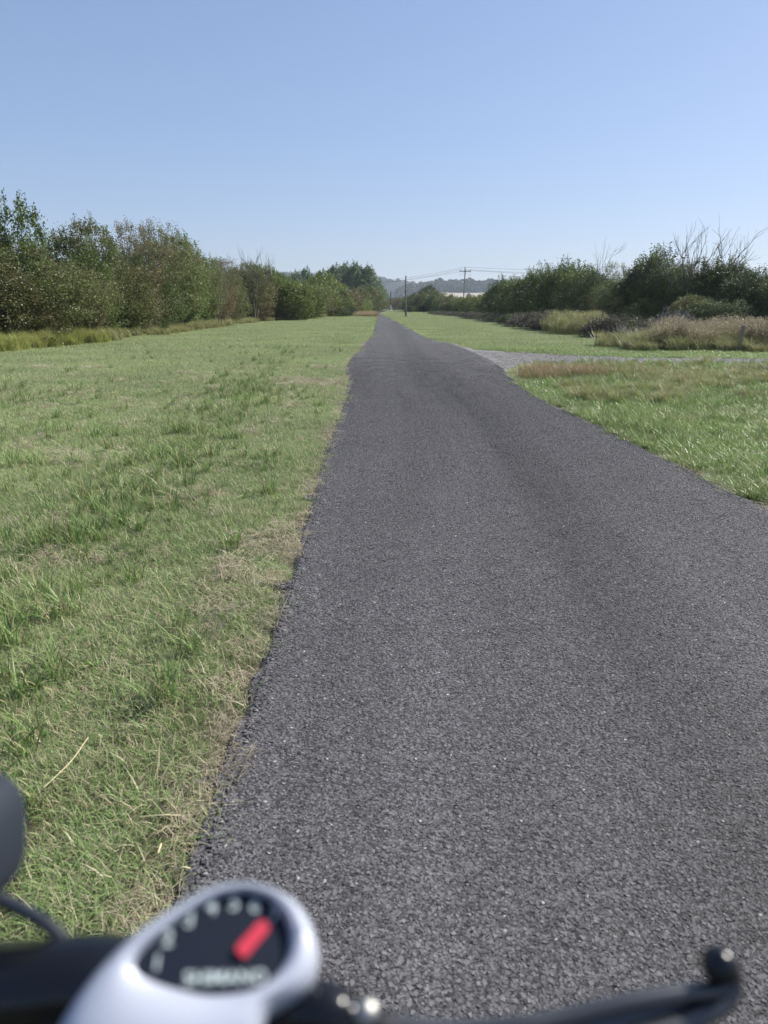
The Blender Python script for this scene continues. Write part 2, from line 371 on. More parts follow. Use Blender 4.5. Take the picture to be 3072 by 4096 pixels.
# ------------------------------------------------------------------ blades, leaves, stones (prototype meshes)
def blades(seed, n, size, h, w, lean=.7, seg=3, base=None, hvar=.5, flat=0.0, curl=.5):
    g = rs(seed); bx = (g.rand(n, 2) - .5) * size if base is None else base
    H = h * (1 - hvar * g.rand(n)); a = g.rand(n) * 6.283; L = H * lean * (.2 + g.rand(n)); wd = w * (.6 + .7 * g.rand(n))
    dx, dy = np.cos(a), np.sin(a); wa = a + 1.57 + (g.rand(n) - .5) * 1.6; wx, wy = np.cos(wa), np.sin(wa)
    V = np.zeros((n, 2 * seg + 1, 3)); rnd = g.rand(n); dry = g.rand(n)
    for k in range(seg + 1):
        t = k / seg; up = H * (t - curl * t * t * (L / H) * .6) * (1 - flat) + .003; ou = L * (t ** 1.7) + flat * H * t
        ww = wd * (1 - t ** 1.5 * .9) * .5
        if k < seg:
            for s, j in ((-1, 2 * k), (1, 2 * k + 1)):
                V[:, j] = np.stack([bx[:, 0] + dx * ou + s * wx * ww, bx[:, 1] + dy * ou + s * wy * ww, up - (0.012 if k == 0 else 0)], -1)
        else: V[:, 2 * k] = np.stack([bx[:, 0] + dx * ou, bx[:, 1] + dy * ou, up], -1)
    f = []
    for k in range(seg - 1): f += [(2 * k, 2 * k + 1, 2 * k + 3), (2 * k, 2 * k + 3, 2 * k + 2)]
    f.append((2 * seg - 2, 2 * seg - 1, 2 * seg)); f = np.array(f)
    F = (np.arange(n)[:, None, None] * (2 * seg + 1) + f[None]).reshape(-1, 3); m = 2 * seg + 1
    return V.reshape(-1, 3), F, np.repeat(rnd, m), np.repeat(dry, m)
def merge(parts):
    V = []; F = []; r = []; d = []; b = 0
    for v, f, rr, dd in parts: V.append(v); F.append(f + b); r.append(rr); d.append(dd); b += len(v)
    return np.vstack(V), np.vstack(F), np.concatenate(r), np.concatenate(d)
def proto(name, part, mat):
    V, F, r, d = part
    return obj(name, mesh_np(name, V, F, mat, dict(rnd=r, dry=d)), c=protos_of(name))
_pc = {}
def protos_of(name):
    k = name.split('.')[0]
    if k not in _pc: _pc[k] = bpy.data.collections.new('proto_' + k)
    return _pc[k]
def scatter(name, coll, pts, rot, scl, idx, kind='stuff', label=None):
    """one object whose points carry instances of the prototypes in coll"""
    me = bpy.data.meshes.new(name); n = len(pts); me.vertices.add(n); me.vertices.foreach_set('co', np.asarray(pts, np.float32).ravel())
    a = me.attributes.new('rot', 'FLOAT_VECTOR', 'POINT'); a.data.foreach_set('vector', np.asarray(rot, np.float32).ravel())
    a = me.attributes.new('scl', 'FLOAT_VECTOR', 'POINT'); a.data.foreach_set('vector', np.asarray(scl, np.float32).ravel())
    a = me.attributes.new('idx', 'INT', 'POINT'); a.data.foreach_set('value', np.asarray(idx, np.int32))
    o = obj(name, me); gt = bpy.data.node_groups.new(name + '_scatter', 'GeometryNodeTree')
    gt.interface.new_socket('Geometry', in_out='INPUT', socket_type='NodeSocketGeometry'); gt.interface.new_socket('Geometry', in_out='OUTPUT', socket_type='NodeSocketGeometry')
    N = gt.nodes; gi = N.new('NodeGroupInput'); go = N.new('NodeGroupOutput'); ip = N.new('GeometryNodeInstanceOnPoints'); ci = N.new('GeometryNodeCollectionInfo')
    ci.inputs[0].default_value = coll; ci.inputs[1].default_value = True; ci.inputs[2].default_value = True
    def na(nm, ty):
        q = N.new('GeometryNodeInputNamedAttribute'); q.data_type = ty; q.inputs[0].default_value = nm; return q.outputs[0]
    L = gt.links; L.new(gi.outputs[0], ip.inputs['Points']); L.new(ci.outputs[0], ip.inputs['Instance']); ip.inputs['Pick Instance'].default_value = True
    L.new(na('idx', 'INT'), ip.inputs['Instance Index']); L.new(na('rot', 'FLOAT_VECTOR'), ip.inputs['Rotation']); L.new(na('scl', 'FLOAT_VECTOR'), ip.inputs['Scale'])
    L.new(ip.outputs[0], go.inputs[0])
    md = o.modifiers.new('scatter', 'NODES'); md.node_group = gt
    return tag(o, label, kind=kind)
def jgrid(x0, x1, y0, y1, sp, g):
    X, Y = np.meshgrid(np.arange(x0, x1, sp), np.arange(y0, y1, sp)); X = X.ravel(); Y = Y.ravel()
    return X + (g.rand(len(X)) - .5) * sp, Y + (g.rand(len(X)) - .5) * sp
def zrot(g, n): return np.stack([np.zeros(n), np.zeros(n), g.rand(n) * 6.283], -1)
def in_view(x, y): return abs(x) < .66 * y + 2.0
def in_track(x, y, m=0): return (x > TT[0, 0]) & (y < TTY(x) + m) & (y > TBY(x) - m)
def left_ok(x, y, m): return (x < XL(y) - m) & (x > HL(y) - .5)
def right_ok(x, y, m): return (x > XR(y) + m) & (x < HR(y) + 1) & ~in_track(x, y, m)

for k in range(5): proto('short.%d' % k, merge([blades(10 + k, 620, .32, .052, .0028, 1.6), blades(20 + k, 60, .32, .085, .0035, 1.2, 4)]), M['grass'])
for k in range(4): proto('middle.%d' % k, merge([blades(30 + k, 1500, .75, .055, .0045, 1.4), blades(35 + k, 90, .75, .10, .005, 1.0)]), M['grass'])
for k in range(4): proto('wide.%d' % k, merge([blades(40 + k, 2200, 1.7, .06, .010, 1.3, 2), blades(45 + k, 60, 1.7, .12, .009, .9)]), M['grass'])
for k in range(4): proto('vshort.%d' % k, merge([blades(50 + k, 900, .45, .09, .0042, 1.3), blades(55 + k, 90, .45, .17, .006, 1.3, 4)]), M['lush'])
for k in range(4): proto('vmiddle.%d' % k, merge([blades(60 + k, 1500, .8, .10, .0065, 1.3), blades(65 + k, 120, .8, .19, .008, 1.1, 4)]), M['lush'])
def clump(seed, n, rad, h, w, lean, seg=4, hvar=.5):
    g = rs(seed); a = g.rand(n) * 6.283; r = rad * np.sqrt(g.rand(n)); return blades(seed, n, 0, h, w, lean, seg, np.stack([np.cos(a) * r, np.sin(a) * r], -1), hvar)
for k in range(5): proto('tuft.%d' % k, clump(70 + k, 34, .05, .20, .0058, .9), M['tuft'])
for k in range(4): proto('tall.%d' % k, clump(80 + k, 420, .42, .95, .012, .75, 5), M['tallg'])
for k in range(4): proto('tallmix.%d' % k, clump(85 + k, 380, .42, .62, .012, .9, 5, .6), M['tallg2'])
for k in range(3): proto('strawbit.%d' % k, blades(90 + k, 90, .22, .12, .003, .3, 3, flat=.93, hvar=.7), M['straw'])
for k in range(3): proto('rusty.%d' % k, clump(95 + k, 300, .3, .32, .005, 1.0, 4), M['rust'])
# dry weeds: stems with small seed faces
def weed(seed, n, rad, h):
    g = rs(seed); st = clump(seed, n, rad, h, .006, .35, 4, .45); V = st[0].reshape(n, 9, 3); tip = V[:, 8]; mid = V[:, 4]
    k = 16; tt = g.rand(n, k, 1) ** .7; c = mid[:, None] * (1 - tt) + tip[:, None] * tt + g.randn(n, k, 3) * np.array([.035, .035, .02])
    c = c.reshape(-1, 3); return merge([st, leaf_quads(c, .016, g)])
def leaf_quads(c, size, g, droop=.4):
    n = len(c); a = g.randn(n, 3); a[:, 2] -= droop; a /= np.linalg.norm(a, axis=1)[:, None]; b = np.cross(a, g.randn(n, 3)); b /= np.linalg.norm(b, axis=1)[:, None] + 1e-9
    s = (size * (.6 + .8 * g.rand(n)))[:, None]; V = np.stack([c - a * s, c + b * s * .62, c + a * s, c - b * s * .62], 1).reshape(-1, 3)
    o = np.arange(n)[:, None] * 4; F = np.concatenate([o + [0, 1, 2], o + [0, 2, 3]], 1).reshape(-1, 3); r = g.rand(n)
    return V, F, np.repeat(r, 4), np.repeat(g.rand(n), 4)
for k in range(4): proto('weeds.%d' % k, weed(100 + k, 90, .45, 1.0), M['dryg'])
# stones
def stones(seed, n, size, s, flat=.55, sink=.35):
    g = rs(seed); c0 = np.array([(x, y, z) for x in (-1, 1) for y in (-1, 1) for z in (-1, 1)]) * .5
    V = c0[None] * (1 + (g.rand(n, 8, 3) - .5) * .7); sz = (s * (.55 + .75 * g.rand(n)))[:, None, None]; V = V * sz * np.array([1, 1, flat]) * (.75 + .5 * g.rand(n, 1, 3))
    a = g.rand(n) * 6.283; ca, sa = np.cos(a)[:, None], np.sin(a)[:, None]; x = V[..., 0] * ca - V[..., 1] * sa; y = V[..., 0] * sa + V[..., 1] * ca
    tl = (g.rand(n, 2) - .5) * .45; z = V[..., 2] + x * tl[:, :1] + y * tl[:, 1:]
    p = (g.rand(n, 2) - .5) * size; V = np.stack([x + p[:, :1], y + p[:, 1:], z + sz[..., 0] * flat * (.5 - sink) * (g.rand(n, 1) * .9)], -1)
    f = np.array([(0, 1, 3), (0, 3, 2), (4, 6, 7), (4, 7, 5), (0, 4, 5), (0, 5, 1), (2, 3, 7), (2, 7, 6), (0, 2, 6), (0, 6, 4), (1, 5, 7), (1, 7, 3)])
    F = (np.arange(n)[:, None, None] * 8 + f[None]).reshape(-1, 3)
    return V.reshape(-1, 3), F, np.repeat(g.rand(n), 8), np.repeat(g.rand(n), 8)
LV = 'abcdefg'
for k, nst in enumerate((2600, 2150, 1550, 900, 450, 180, 60)):
    for q in range(3):
        proto('chips%s.%d' % (LV[k], q), stones(110 + k * 7 + q, nst, .304, .0074, .48, .45), M['chip']); proto('crumbs%s.%d' % (LV[k], q), stones(210 + k * 7 + q, max(6, nst // 9), .102, .0074, .48, .45), M['chip'])
for q in range(4): proto('grit.%d' % q, stones(310 + q, 28, .034, .0082, .45, .45), M['chip'])
for k in range(3): proto('pebbles.%d' % k, stones(120 + k, 1200, .6, .013), M['pebble'])
for k in range(2): proto('rubble.%d' % k, stones(125 + k, 40, .10, .011, .7, .3), M['chip'])

# ------------------------------------------------------------------ ground cover scatters (all 'stuff')
g = rs(21)
def put(name, proto_name, x, y, z, s, label, sz=None, tilt=0):
    n = len(x); ck = protos_of(proto_name); rr = zrot(g, n); rr[:, :2] = g.randn(n, 2) * tilt
    sc = np.stack([s, s, s if sz is None else sz], -1); zz = z if hasattr(z, '__len__') else np.full(n, z)
    return scatter(name, ck, np.stack([x, y, zz], -1), rr, sc, g.randint(0, len(ck.objects), n), label=label)
gh = lambda x, y: (fbm(x, y, 1.7) - .5) * .024 - .008
x, y = jgrid(-8, 0, .5, 7.5, .19, g); k = left_ok(x, y, .1) & in_view(x, y); x, y = x[k], y[k]
s = .8 + .5 * g.rand(len(x)); put('grass', 'short', x, y, gh(x, y), s, 'short mown grass close beside the left road edge', s * (.6 + .9 * fbm(x, y, .9)))
x, y = jgrid(-22, 0, 7.2, 24, .46, g); k = left_ok(x, y, .3) & in_view(x, y); x, y = x[k], y[k]
s = .85 + .4 * g.rand(len(x)); put('grass', 'middle', x, y, gh(x, y), s, 'mown grass of the wide left verge', s * (.6 + .9 * fbm(x, y, .9)))
x, y = jgrid(-16, 2, 7.2, 40, .2, g); k = (x < XL(y) - .08) & (x > XL(y) - .5) & in_view(x, y); x, y = x[k], y[k]
s = .8 + .5 * g.rand(len(x)); put('grass', 'short', x, y, gh(x, y), s, 'grass fringe along the left road edge')
x, y = jgrid(-30, 4, 23.5, 140, .85, g); k = left_ok(x, y, .7) & in_view(x, y); x, y = x[k], y[k]
s = .85 + .4 * g.rand(len(x)); put('grass', 'wide', x, y, gh(x, y) * (y < 55) + .0, s, 'far stretch of mown grass before the left hedge')
x, y = jgrid(0, 12, 1, 13, .3, g); k = right_ok(x, y, .16) & in_view(x, y); x, y = x[k], y[k]
s = .8 + .5 * g.rand(len(x)); put('grass', 'vshort', x, y, gh(x, y), s, 'lush green verge grass right of the road', s * (.45 + 1.1 * fbm(x, y, 1.2)))
x, y = jgrid(0, 24, 12.6, 27, .5, g); k = right_ok(x, y, .32) & in_view(x, y); x, y = x[k], y[k]; sh = np.where(y > TBY(x), .6, np.clip((TBY(x) - y) * .55, .12, 1.1)); s_k = 0
s = .85 + .4 * g.rand(len(x)); put('grass', 'vmiddle', x, y, gh(x, y), s, 'green grass on both sides of the gravel track', s * sh * (.5 + .9 * fbm(x, y, 1.2)))
x, y = jgrid(0, 24, 26, 142, .85, g); k = right_ok(x, y, .7) & in_view(x, y); x, y = x[k], y[k]
s = .85 + .4 * g.rand(len(x)); put('grass', 'wide', x, y, gh(x, y) * (y < 55), s, 'far right verge grass', s * 1.15)
x, y = jgrid(0, 6, 3.5, 26, .2, g); k = (x > XR(y) + .1) & (x < XR(y) + .45) & ~in_track(x, y, .1) & in_view(x, y); x, y = x[k], y[k]
s = .8 + .5 * g.rand(len(x)); put('grass', 'short', x, y, gh(x, y), s * 1.1, 'grass fringe along the right road edge')
# coarse tufts in a band parallel to the road
x, y = jgrid(-14, 0, .8, 26, .12, g); d = XL(y) - x; dens = .9 * np.exp(-((d - 1.25 - .05 * y) / .6) ** 2) + .10 + .45 * (fbm(x, y, 1.3) > .60); dens = dens * np.clip(1.3 - y / 14, .12, 1)
k = left_ok(x, y, .3) & in_view(x, y) & (g.rand(len(x)) < dens * .5) & (d < 9); x, y = x[k], y[k]; s = .55 + .85 * g.rand(len(x))
put('grass_tufts', 'tuft', x, y, gh(x, y), s, 'coarse longer grass tufts in the left verge')
x, y = jgrid(0, 14, 1.5, 24, .16, g); k = right_ok(x, y, .3) & in_view(x, y) & (g.rand(len(x)) < .25 + .4 * (fbm(x, y, 1.1) > .55)) & (y < TBY(x) - .3); x, y = x[k], y[k]
put('grass_tufts', 'tuft', x, y, gh(x, y), .7 + .8 * g.rand(len(x)), 'long bent grass in the right verge')
for k in range(3): proto('rosette.%d' % k, blades(170 + k, 11, .02, .085, .022, 1.5, 4), M['lush'])
x, y = jgrid(-10, 9, 1, 14, .35, g); k = (left_ok(x, y, .15) | right_ok(x, y, .2)) & in_view(x, y) & (g.rand(len(x)) < .10); x, y = x[k], y[k]
put('broadleaf_weeds', 'rosette', x, y, gh(x, y) + .015, .35 + .5 * g.rand(len(x)), 'small broad leaved weeds among the grass')
# straw along the road edges and on bare spots
x, y = jgrid(-3, 2, .6, 30, .07, g); d = XL(y) - x; k = (d > -.008) & (d < .10) & (g.rand(len(x)) < .6); x, y = x[k], y[k]
put('straw_litter', 'strawbit', x, y, .012, .4 + .5 * g.rand(len(x)), 'dry straw lying along the left road edge', tilt=.12)
x, y = jgrid(0, 8, 3, 26, .09, g); d = x - XR(y); k = (d > -.02) & (d < .12) & ~in_track(x, y) & (g.rand(len(x)) < .5); x, y = x[k], y[k]
put('straw_litter', 'strawbit', x, y, .006, .5 + .6 * g.rand(len(x)), 'dry straw along the right road edge', tilt=.12)
x, y = jgrid(-9, 9, 1, 18, .13, g); f = fbm(x + 50, y, .75); k = (left_ok(x, y, .1) | right_ok(x, y, .2)) & in_view(x, y) & ((f > .68) | (g.rand(len(x)) < .03)); x, y = x[k], y[k]
put('straw_litter', 'strawbit', x, y, .02, .6 + .8 * g.rand(len(x)), 'cut straw on thin patches of the grass', tilt=.2)
# rusty dry patch by the junction corner
x, y = jgrid(3, 9, 14, 18.5, .26, g); c = P(2225, 1508); k = (((x - c.x) / 1.05) ** 2 + ((y - c.y) / .75) ** 2 < 1) & right_ok(x, y, .25); x, y = x[k], y[k]
put('dry_grass', 'rusty', x, y, 0, .8 + .5 * g.rand(len(x)), 'rust brown dry grass at the corner of the track')
# tall grass at the foot of the left hedge
x, y = jgrid(-20, -3, 17, 36, .42, g); d = x - HL(y); c5 = P(490, 1370); k = (d > -.8) & (d < 1.6 + .5 * fbm(x, y, 1.1)) & (y < c5.y) & (y < 30) & in_view(x, y); x, y = x[k], y[k]
put('tall_grass', 'tall', x, y, 0, .5 + .3 * g.rand(len(x)) + .15 * fbm(x, y, 1.5), 'tall yellow green grass in front of the left hedge')
x, y = jgrid(-16, 0, 26, 110, .75, g); d = x - HL(y); k = (d > -.6) & (d < .9 + 1.3 * fbm(x, y, 4)) & (y > c5.y) & (g.rand(len(x)) < .8); x, y = x[k], y[k]
put('tall_grass', 'tallmix', x, y, 0, .6 + .5 * g.rand(len(x)), 'lower pale grass along the foot of the left hedge')
x, y = jgrid(-4, 1, 76, 112, .5, g); d = XL(y) - x; k = (d > .2) & (d < 2.4) & (y > 84); x, y = x[k], y[k]
put('dry_grass', 'rusty', x, y, 0, 1.4 + .9 * g.rand(len(x)), 'straw coloured grass where the road bends')
# right: tall pale grass and dry weeds in front of the hedge
x, y = jgrid(6, 22, 19, 34, .5, g); fr = TTY(x) + 1.9 + 2.2 * fbm(x, y * 0, 1.1); k = (y > fr) & (y < fr + 2.6) & in_view(x, y) & (g.rand(len(x)) < (x - P(2400, 1385).x) / 1.3); x, y = x[k], y[k]
put('tall_grass', 'tallmix', x, y, 0, (.35 + .45 * g.rand(len(x)) + .75 * np.clip((y - TTY(x) - 2.4) / 2.2, 0, 1)), 'pale arching grass beyond the gravel track')
x, y = jgrid(8, 24, 21, 36, .38, g); fr = TTY(x) + 3.0 + 1.6 * fbm(x, y * 0, .9); k = (y > fr) & (y < fr + 4.5) & in_view(x, y) & (x > .34 * y + .8); x, y = x[k], y[k]
k = g.rand(len(x)) < .8; x, y = x[k], y[k]
put('dry_weeds', 'weeds', x, y, 0, .35 + .35 * g.rand(len(x)) + .75 * fbm(x, y, .9), 'dry brown weeds with seed heads behind the wooden post')
for k in range(3): proto('greenweeds.%d' % k, weed(140 + k, 90, .45, 1.0), M['tallg2'])
x, y = jgrid(8, 16, 32, 42, .45, g); u_ = 1536 + x / (y * .96) * FPX; e_ = np.minimum(u_ - 2190, 2430 - u_) / 60; k = (g.rand(len(x)) < e_) & (y > 33.5 + (2420 - u_) * .012) & (y < 38 + (2420 - u_) * .012); x, y = x[k], y[k]
put('tall_weeds', 'greenweeds', x, y, 0, .55 + .4 * g.rand(len(x)) + .6 * fbm(x, y, 1.0), 'yellow green weedy patch between the brambles')
# a taller grass bank and tufts beside the track on the right
x, y = jgrid(3, 14, 11, 18.5, .35, g); k = right_ok(x, y, .3) & in_view(x, y) & (y < TBY(x) - 2.0) & (fbm(x, y, 1.4) > .52); x, y = x[k], y[k]
put('tall_grass', 'tallmix', x, y, 0, .32 + .25 * g.rand(len(x)), 'longer yellowish grass near side of the track')
for (u, v, sc) in ((2790, 1470, .62), (2820, 1462, .5), (2960, 1495, .6), (2930, 1490, .5)):
    c = P(u, v); put('tall_grass', 'tallmix', np.array([c.x]), np.array([c.y]), 0, np.array([sc]), 'yellow green grass clump beside the track end')
# asphalt chippings and track gravel
YC = 27.3
def cells(sz, h, y1):
    X, Y = np.meshgrid(np.arange(-2.1, 9, sz) + sz / 2, np.arange(.3, y1, sz) + sz / 2); x, y = X.ravel(), Y.ravel()
    lo = np.maximum(XLJ(y - h), XLJ(y + h)); hi = np.minimum(XRJ(y - h), XRJ(y + h)); return x, y, (x > lo + h + .004) & (x < hi - h - .004) & in_view(x, y)
def XLJ(y): return np.interp(y, ys, xl)
def XRJ(y): return np.interp(y, ys, xr)
def keyset(x, y, sz): return {(int((a + 2.1) / sz), int((b - .3) / sz)) for a, b in zip(x, y)}
xa, ya, k = cells(.3, .15, YC); xa, ya = xa[k], ya[k]; full = keyset(xa, ya, .3)
xb, yb, k = cells(.1, .05, 18); k &= np.array([(int((a + 2.1) / .3), int((b - .3) / .3)) not in full for a, b in zip(xb, yb)]); xb, yb = xb[k], yb[k]; full |= {('s',) + q for q in keyset(xb, yb, .1)}
xc, yc, k = cells(.0333333, .008, 9); k &= np.array([(int((a + 2.1) / .3), int((b - .3) / .3)) not in full and ('s', int((a + 2.1) / .1), int((b - .3) / .1)) not in full for a, b in zip(xc, yc)]); xc, yc = xc[k], yc[k]
for pre, cx_, cy2 in (('chips', xa, ya), ('crumbs', xb, yb)):
    lev_ = np.clip((cy2 - 4 + 3.5 * g.rand(len(cx_))) / 3.3, 0, 6.49).astype(int)
    for q in range(7):
        k = lev_ == q; n = int(k.sum()); rr = np.zeros((n, 3)); rr[:, 2] = g.randint(0, 4, n) * math.pi / 2
        if n: scatter('asphalt_chippings', protos_of(pre + LV[q]), np.stack([cx_[k], cy2[k], np.full(n, .021)], -1), rr, np.ones((n, 3)), g.randint(0, 3, n), label='stone chippings set in the asphalt')
n = len(xc); rr = zrot(g, n); dd_ = np.minimum(xc - XLJ(yc), XRJ(yc) - xc)
scatter('asphalt_chippings', protos_of('grit'), np.stack([xc, yc, .020 - .009 * np.exp(-dd_ / .03)], -1), rr, np.ones((n, 3)), g.randint(0, 4, n), label='stone chippings along the very edge of the asphalt')
x, y = jgrid(-3, 4, .3, 14, .06, g); k = ((abs(x - np.interp(y, ys, xl) + .0) < .03) & (g.rand(len(x)) < .12)); x, y = x[k], y[k]
put('loose_chippings', 'rubble', x, y, .012, .6 + .5 * g.rand(len(x)), 'loose asphalt crumbs along the broken road edge')
x, y = jgrid(2, 14, 14, 23, .42, g); k = in_track(x, y, -.1) & (x > XR(y)); x, y = x[k], y[k]
put('track_gravel', 'pebbles', x, y, .012, 1 + 0 * x, 'pale loose gravel on the track')

# ------------------------------------------------------------------ woody plants
def tubes_np(paths, radii, n=5):
    V = []; F = []; b = 0
    for pth, rad in zip(paths, radii):
        m = len(pth); T = np.gradient(pth, axis=0); T /= np.linalg.norm(T, axis=1)[:, None] + 1e-9
        A = np.cross(T, [.31, .95, .05]); A /= np.linalg.norm(A, axis=1)[:, None] + 1e-9; B = np.cross(T, A)
        w = np.arange(n) * 2 * np.pi / n; V.append((pth[:, None] + (A[:, None] * np.cos(w)[None, :, None] + B[:, None] * np.sin(w)[None, :, None]) * rad[:, None, None]).reshape(-1, 3))
        i = np.arange(m - 1)[:, None] * n + np.arange(n)[None]; j = np.arange(m - 1)[:, None] * n + (np.arange(n)[None] + 1) % n
        F.append(np.stack([i, j, j + n, i + n], -1).reshape(-1, 4) + b); b += m * n
    return np.vstack(V), np.vstack(F)
def limb(g, a, b, m=7, wob=.12):
    t = np.linspace(0, 1, m)[:, None]; L = np.linalg.norm(b - a); mid = a * (1 - t ** 1.3) + b * t ** 1.3; mid[:, 2] = (a[2] + (b[2] - a[2]) * t[:, 0] ** .85)
    return mid + np.cumsum(g.randn(m, 3) * wob * L / m * .7, 0) * (t * (1 - t) * 3 + .1)
def bare(seed, H, n0=3, lev=4, spread=.45, up=.8, r0=.05, lean=(0, 0)):
    g = rs(seed); paths = []; rads = []
    def go(p, d, L, r, lv):
        m = 6; pts = [p]; dd = d
        for _ in range(m - 1):
            dd = dd + g.randn(3) * .13; dd[2] += .06 * up; dd /= np.linalg.norm(dd); pts.append(pts[-1] + dd * L / (m - 1))
        pts = np.array(pts); paths.append(pts); rads.append(np.linspace(r, r * .45, m))
        if lv > 0:
            for _ in range(3 if lv > 1 else 4):
                k = g.randint(2, m); nd = dd + g.randn(3) * spread; nd[2] = abs(nd[2]) * .7 + .25 * up; nd /= np.linalg.norm(nd)
                go(pts[k], nd, L * (.5 + .25 * g.rand()), r * (.35 + .02 * k) + .002, lv - 1)
    for _ in range(n0):
        d = np.array([lean[0], lean[1], 1.0]) + g.randn(3) * .22; d /= np.linalg.norm(d); go(g.randn(3) * np.array([.15, .15, 0]), d, H * .55, r0, lev)
    V, F = tubes_np(paths, rads, 4); V[:, 2] *= H / V[:, 2].max(); return V, F
def bush(seed, H, Rx, nsite, per, size, sigma=.2, shoots=30, shoot_len=.8, flatbase=1.0, nbr=28, core=.45, shape=.5, lump=.3):
    """crown = leaves gathered on many small sprays; trunk = stems running up to them"""
    g = rs(seed); d = g.randn(nsite, 3); d /= np.linalg.norm(d, axis=1)[:, None]; ld = g.randn(10, 3); ld /= np.linalg.norm(ld, axis=1)[:, None]; la = g.rand(10)
    lob = 1 + lump * (((np.clip(d @ ld.T, 0, 1) ** 6) * la).sum(1) - .35)
    r = (core + (1 - core) * np.sqrt(g.rand(nsite))) * lob; c = d * r[:, None] * np.array([Rx, Rx, H * .5]); c[:, 2] += H * .5
    lowk = c[:, 2] < H * shape; c[lowk, :2] *= 1 + (flatbase - 1) * ((H * shape - c[lowk, 2]) / (H * shape))[:, None]; c[:, 2] = np.maximum(c[:, 2], .1)
    L = c[:, None] + g.randn(nsite, per, 3) * np.array([sigma, sigma, sigma * .8]) * (.5 + g.rand(nsite, 1, 1)); L = L.reshape(-1, 3)
    paths = []; rads = []
    top = np.argsort(-c[:, 2] - g.rand(nsite) * H * .35)[:shoots]; S2 = []
    for i in top:
        e = c[i] + np.array([g.randn() * .18, g.randn() * .18, 1]) * shoot_len * (.3 + .9 * g.rand()); pth = limb(g, c[i] - [0, 0, .2], e, 5, .1); paths.append(pth); rads.append(np.linspace(.010, .003, 5))
        tt = g.rand(int(per * .9)); S2.append(np.stack([np.interp(tt, np.linspace(0, 1, 5), pth[:, q]) for q in range(3)], -1) + g.randn(len(tt), 3) * .07 * (sigma / .2))
    if S2: L = np.vstack([L] + S2)
    L = L[L[:, 2] > .02]
    for i in g.choice(nsite, nbr, replace=False):
        b0 = np.array([g.randn() * .22, g.randn() * .22, -.05]); paths.append(limb(g, b0, c[i], 8, .22)); mi = len(paths) - 1; rr = .02 + .03 * g.rand(); rads.append(np.linspace(rr, .006, 8))
        for _ in range(3):
            q = paths[mi][g.randint(3, 8)]; paths.append(limb(g, q, q + g.randn(3) * np.array([.4, .4, .3]) + [0, 0, .2], 4, .3)); rads.append(np.linspace(.008, .003, 4))
    crown = leaf_quads(L, size, g); return crown, tubes_np(paths, rads, 4)
KIND = {}
def kind(name, mat, bark='bark', **k):
    cr, tr = bush(**k)
    KIND[name] = (mesh_np('crown_' + name, cr[0], cr[1], M[mat], dict(rnd=cr[2], dry=cr[3])), mesh_np('trunk_' + name, tr[0], tr[1], M[bark], smooth=True), float(np.percentile(cr[0][:, 2], 99.6)), k['Rx'])
kind('haw_a', 'haw', seed=1, H=4.5, Rx=2.1, nsite=760, per=52, size=.036, flatbase=1.05, shoots=60, shoot_len=.35, core=.6, sigma=.15, lump=.6)
kind('haw_b', 'haw', seed=2, H=4.5, Rx=2.2, nsite=760, per=46, size=.035, flatbase=1.05, shoots=70, shoot_len=.4, nbr=45, core=.62, sigma=.14, lump=.65)
kind('twiggy', 'brown', seed=3, H=4.5, Rx=2.2, nsite=760, per=36, size=.032, flatbase=1.0, shoots=80, shoot_len=.4, nbr=80, sigma=.18, core=.6, lump=.5)
kind('ash', 'green', seed=4, H=4.5, Rx=1.5, nsite=360, per=46, size=.052, sigma=.22, shoots=34, shoot_len=.9, lump=.5)
kind('osier', 'willow', seed=5, H=4.6, Rx=1.7, nsite=420, per=40, size=.048, sigma=.17, shoots=110, shoot_len=1.1, nbr=40, lump=.35)
kind('sapling', 'green', seed=6, H=5.5, Rx=1.25, nsite=120, per=60, size=.055, sigma=.2, shoots=30, shoot_len=.9, lump=.9, core=.2, nbr=30)
kind('plain_far', 'haw', seed=7, H=4.5, Rx=2.2, nsite=330, per=30, size=.075, sigma=.26, shoots=40, shoot_len=.6, flatbase=1.15, nbr=14)
kind('plain_far_b', 'green', seed=8, H=4.5, Rx=2.1, nsite=300, per=30, size=.08, sigma=.25, shoots=50, shoot_len=.8, flatbase=1.1, nbr=14)
kind('poplar', 'poplar', seed=9, H=12, Rx=2.3, nsite=420, per=26, size=.17, sigma=.42, shoots=46, shoot_len=1.5, nbr=20, lump=.5, core=.5)
kind('bramble', 'bramble', seed=10, H=1.25, Rx=1.2, nsite=200, per=50, size=.027, sigma=.12, shoots=90, shoot_len=.45, flatbase=1.25, nbr=60, core=.5)
kind('bramble_b', 'bramble', seed=13, H=1.25, Rx=1.3, nsite=220, per=46, size=.030, sigma=.14, shoots=60, shoot_len=.6, flatbase=1.2, nbr=60, core=.5, lump=.6)
kind('open_tree', 'dark', seed=11, H=5.0, Rx=2.1, nsite=170, per=46, size=.075, sigma=.30, shoots=40, shoot_len=.8, lump=.8, nbr=24)
DEAD = [mesh_np('dead_branches', *bare(31, 5, 4, 3, .33, 1.0, .075), M['dead'], smooth=True), mesh_np('dead_branches', *bare(33, 5, 3, 3, .38, .8, .07, (.35, 0)), M['dead'], smooth=True),
        mesh_np('dead_branches', *bare(35, 5, 2, 3, .3, .8, .05), M['dead'], smooth=True), mesh_np('dead_twigs', *bare(37, 1.2, 9, 3, .5, .8, .012), M['twig'], smooth=True)]
gb = rs(77)
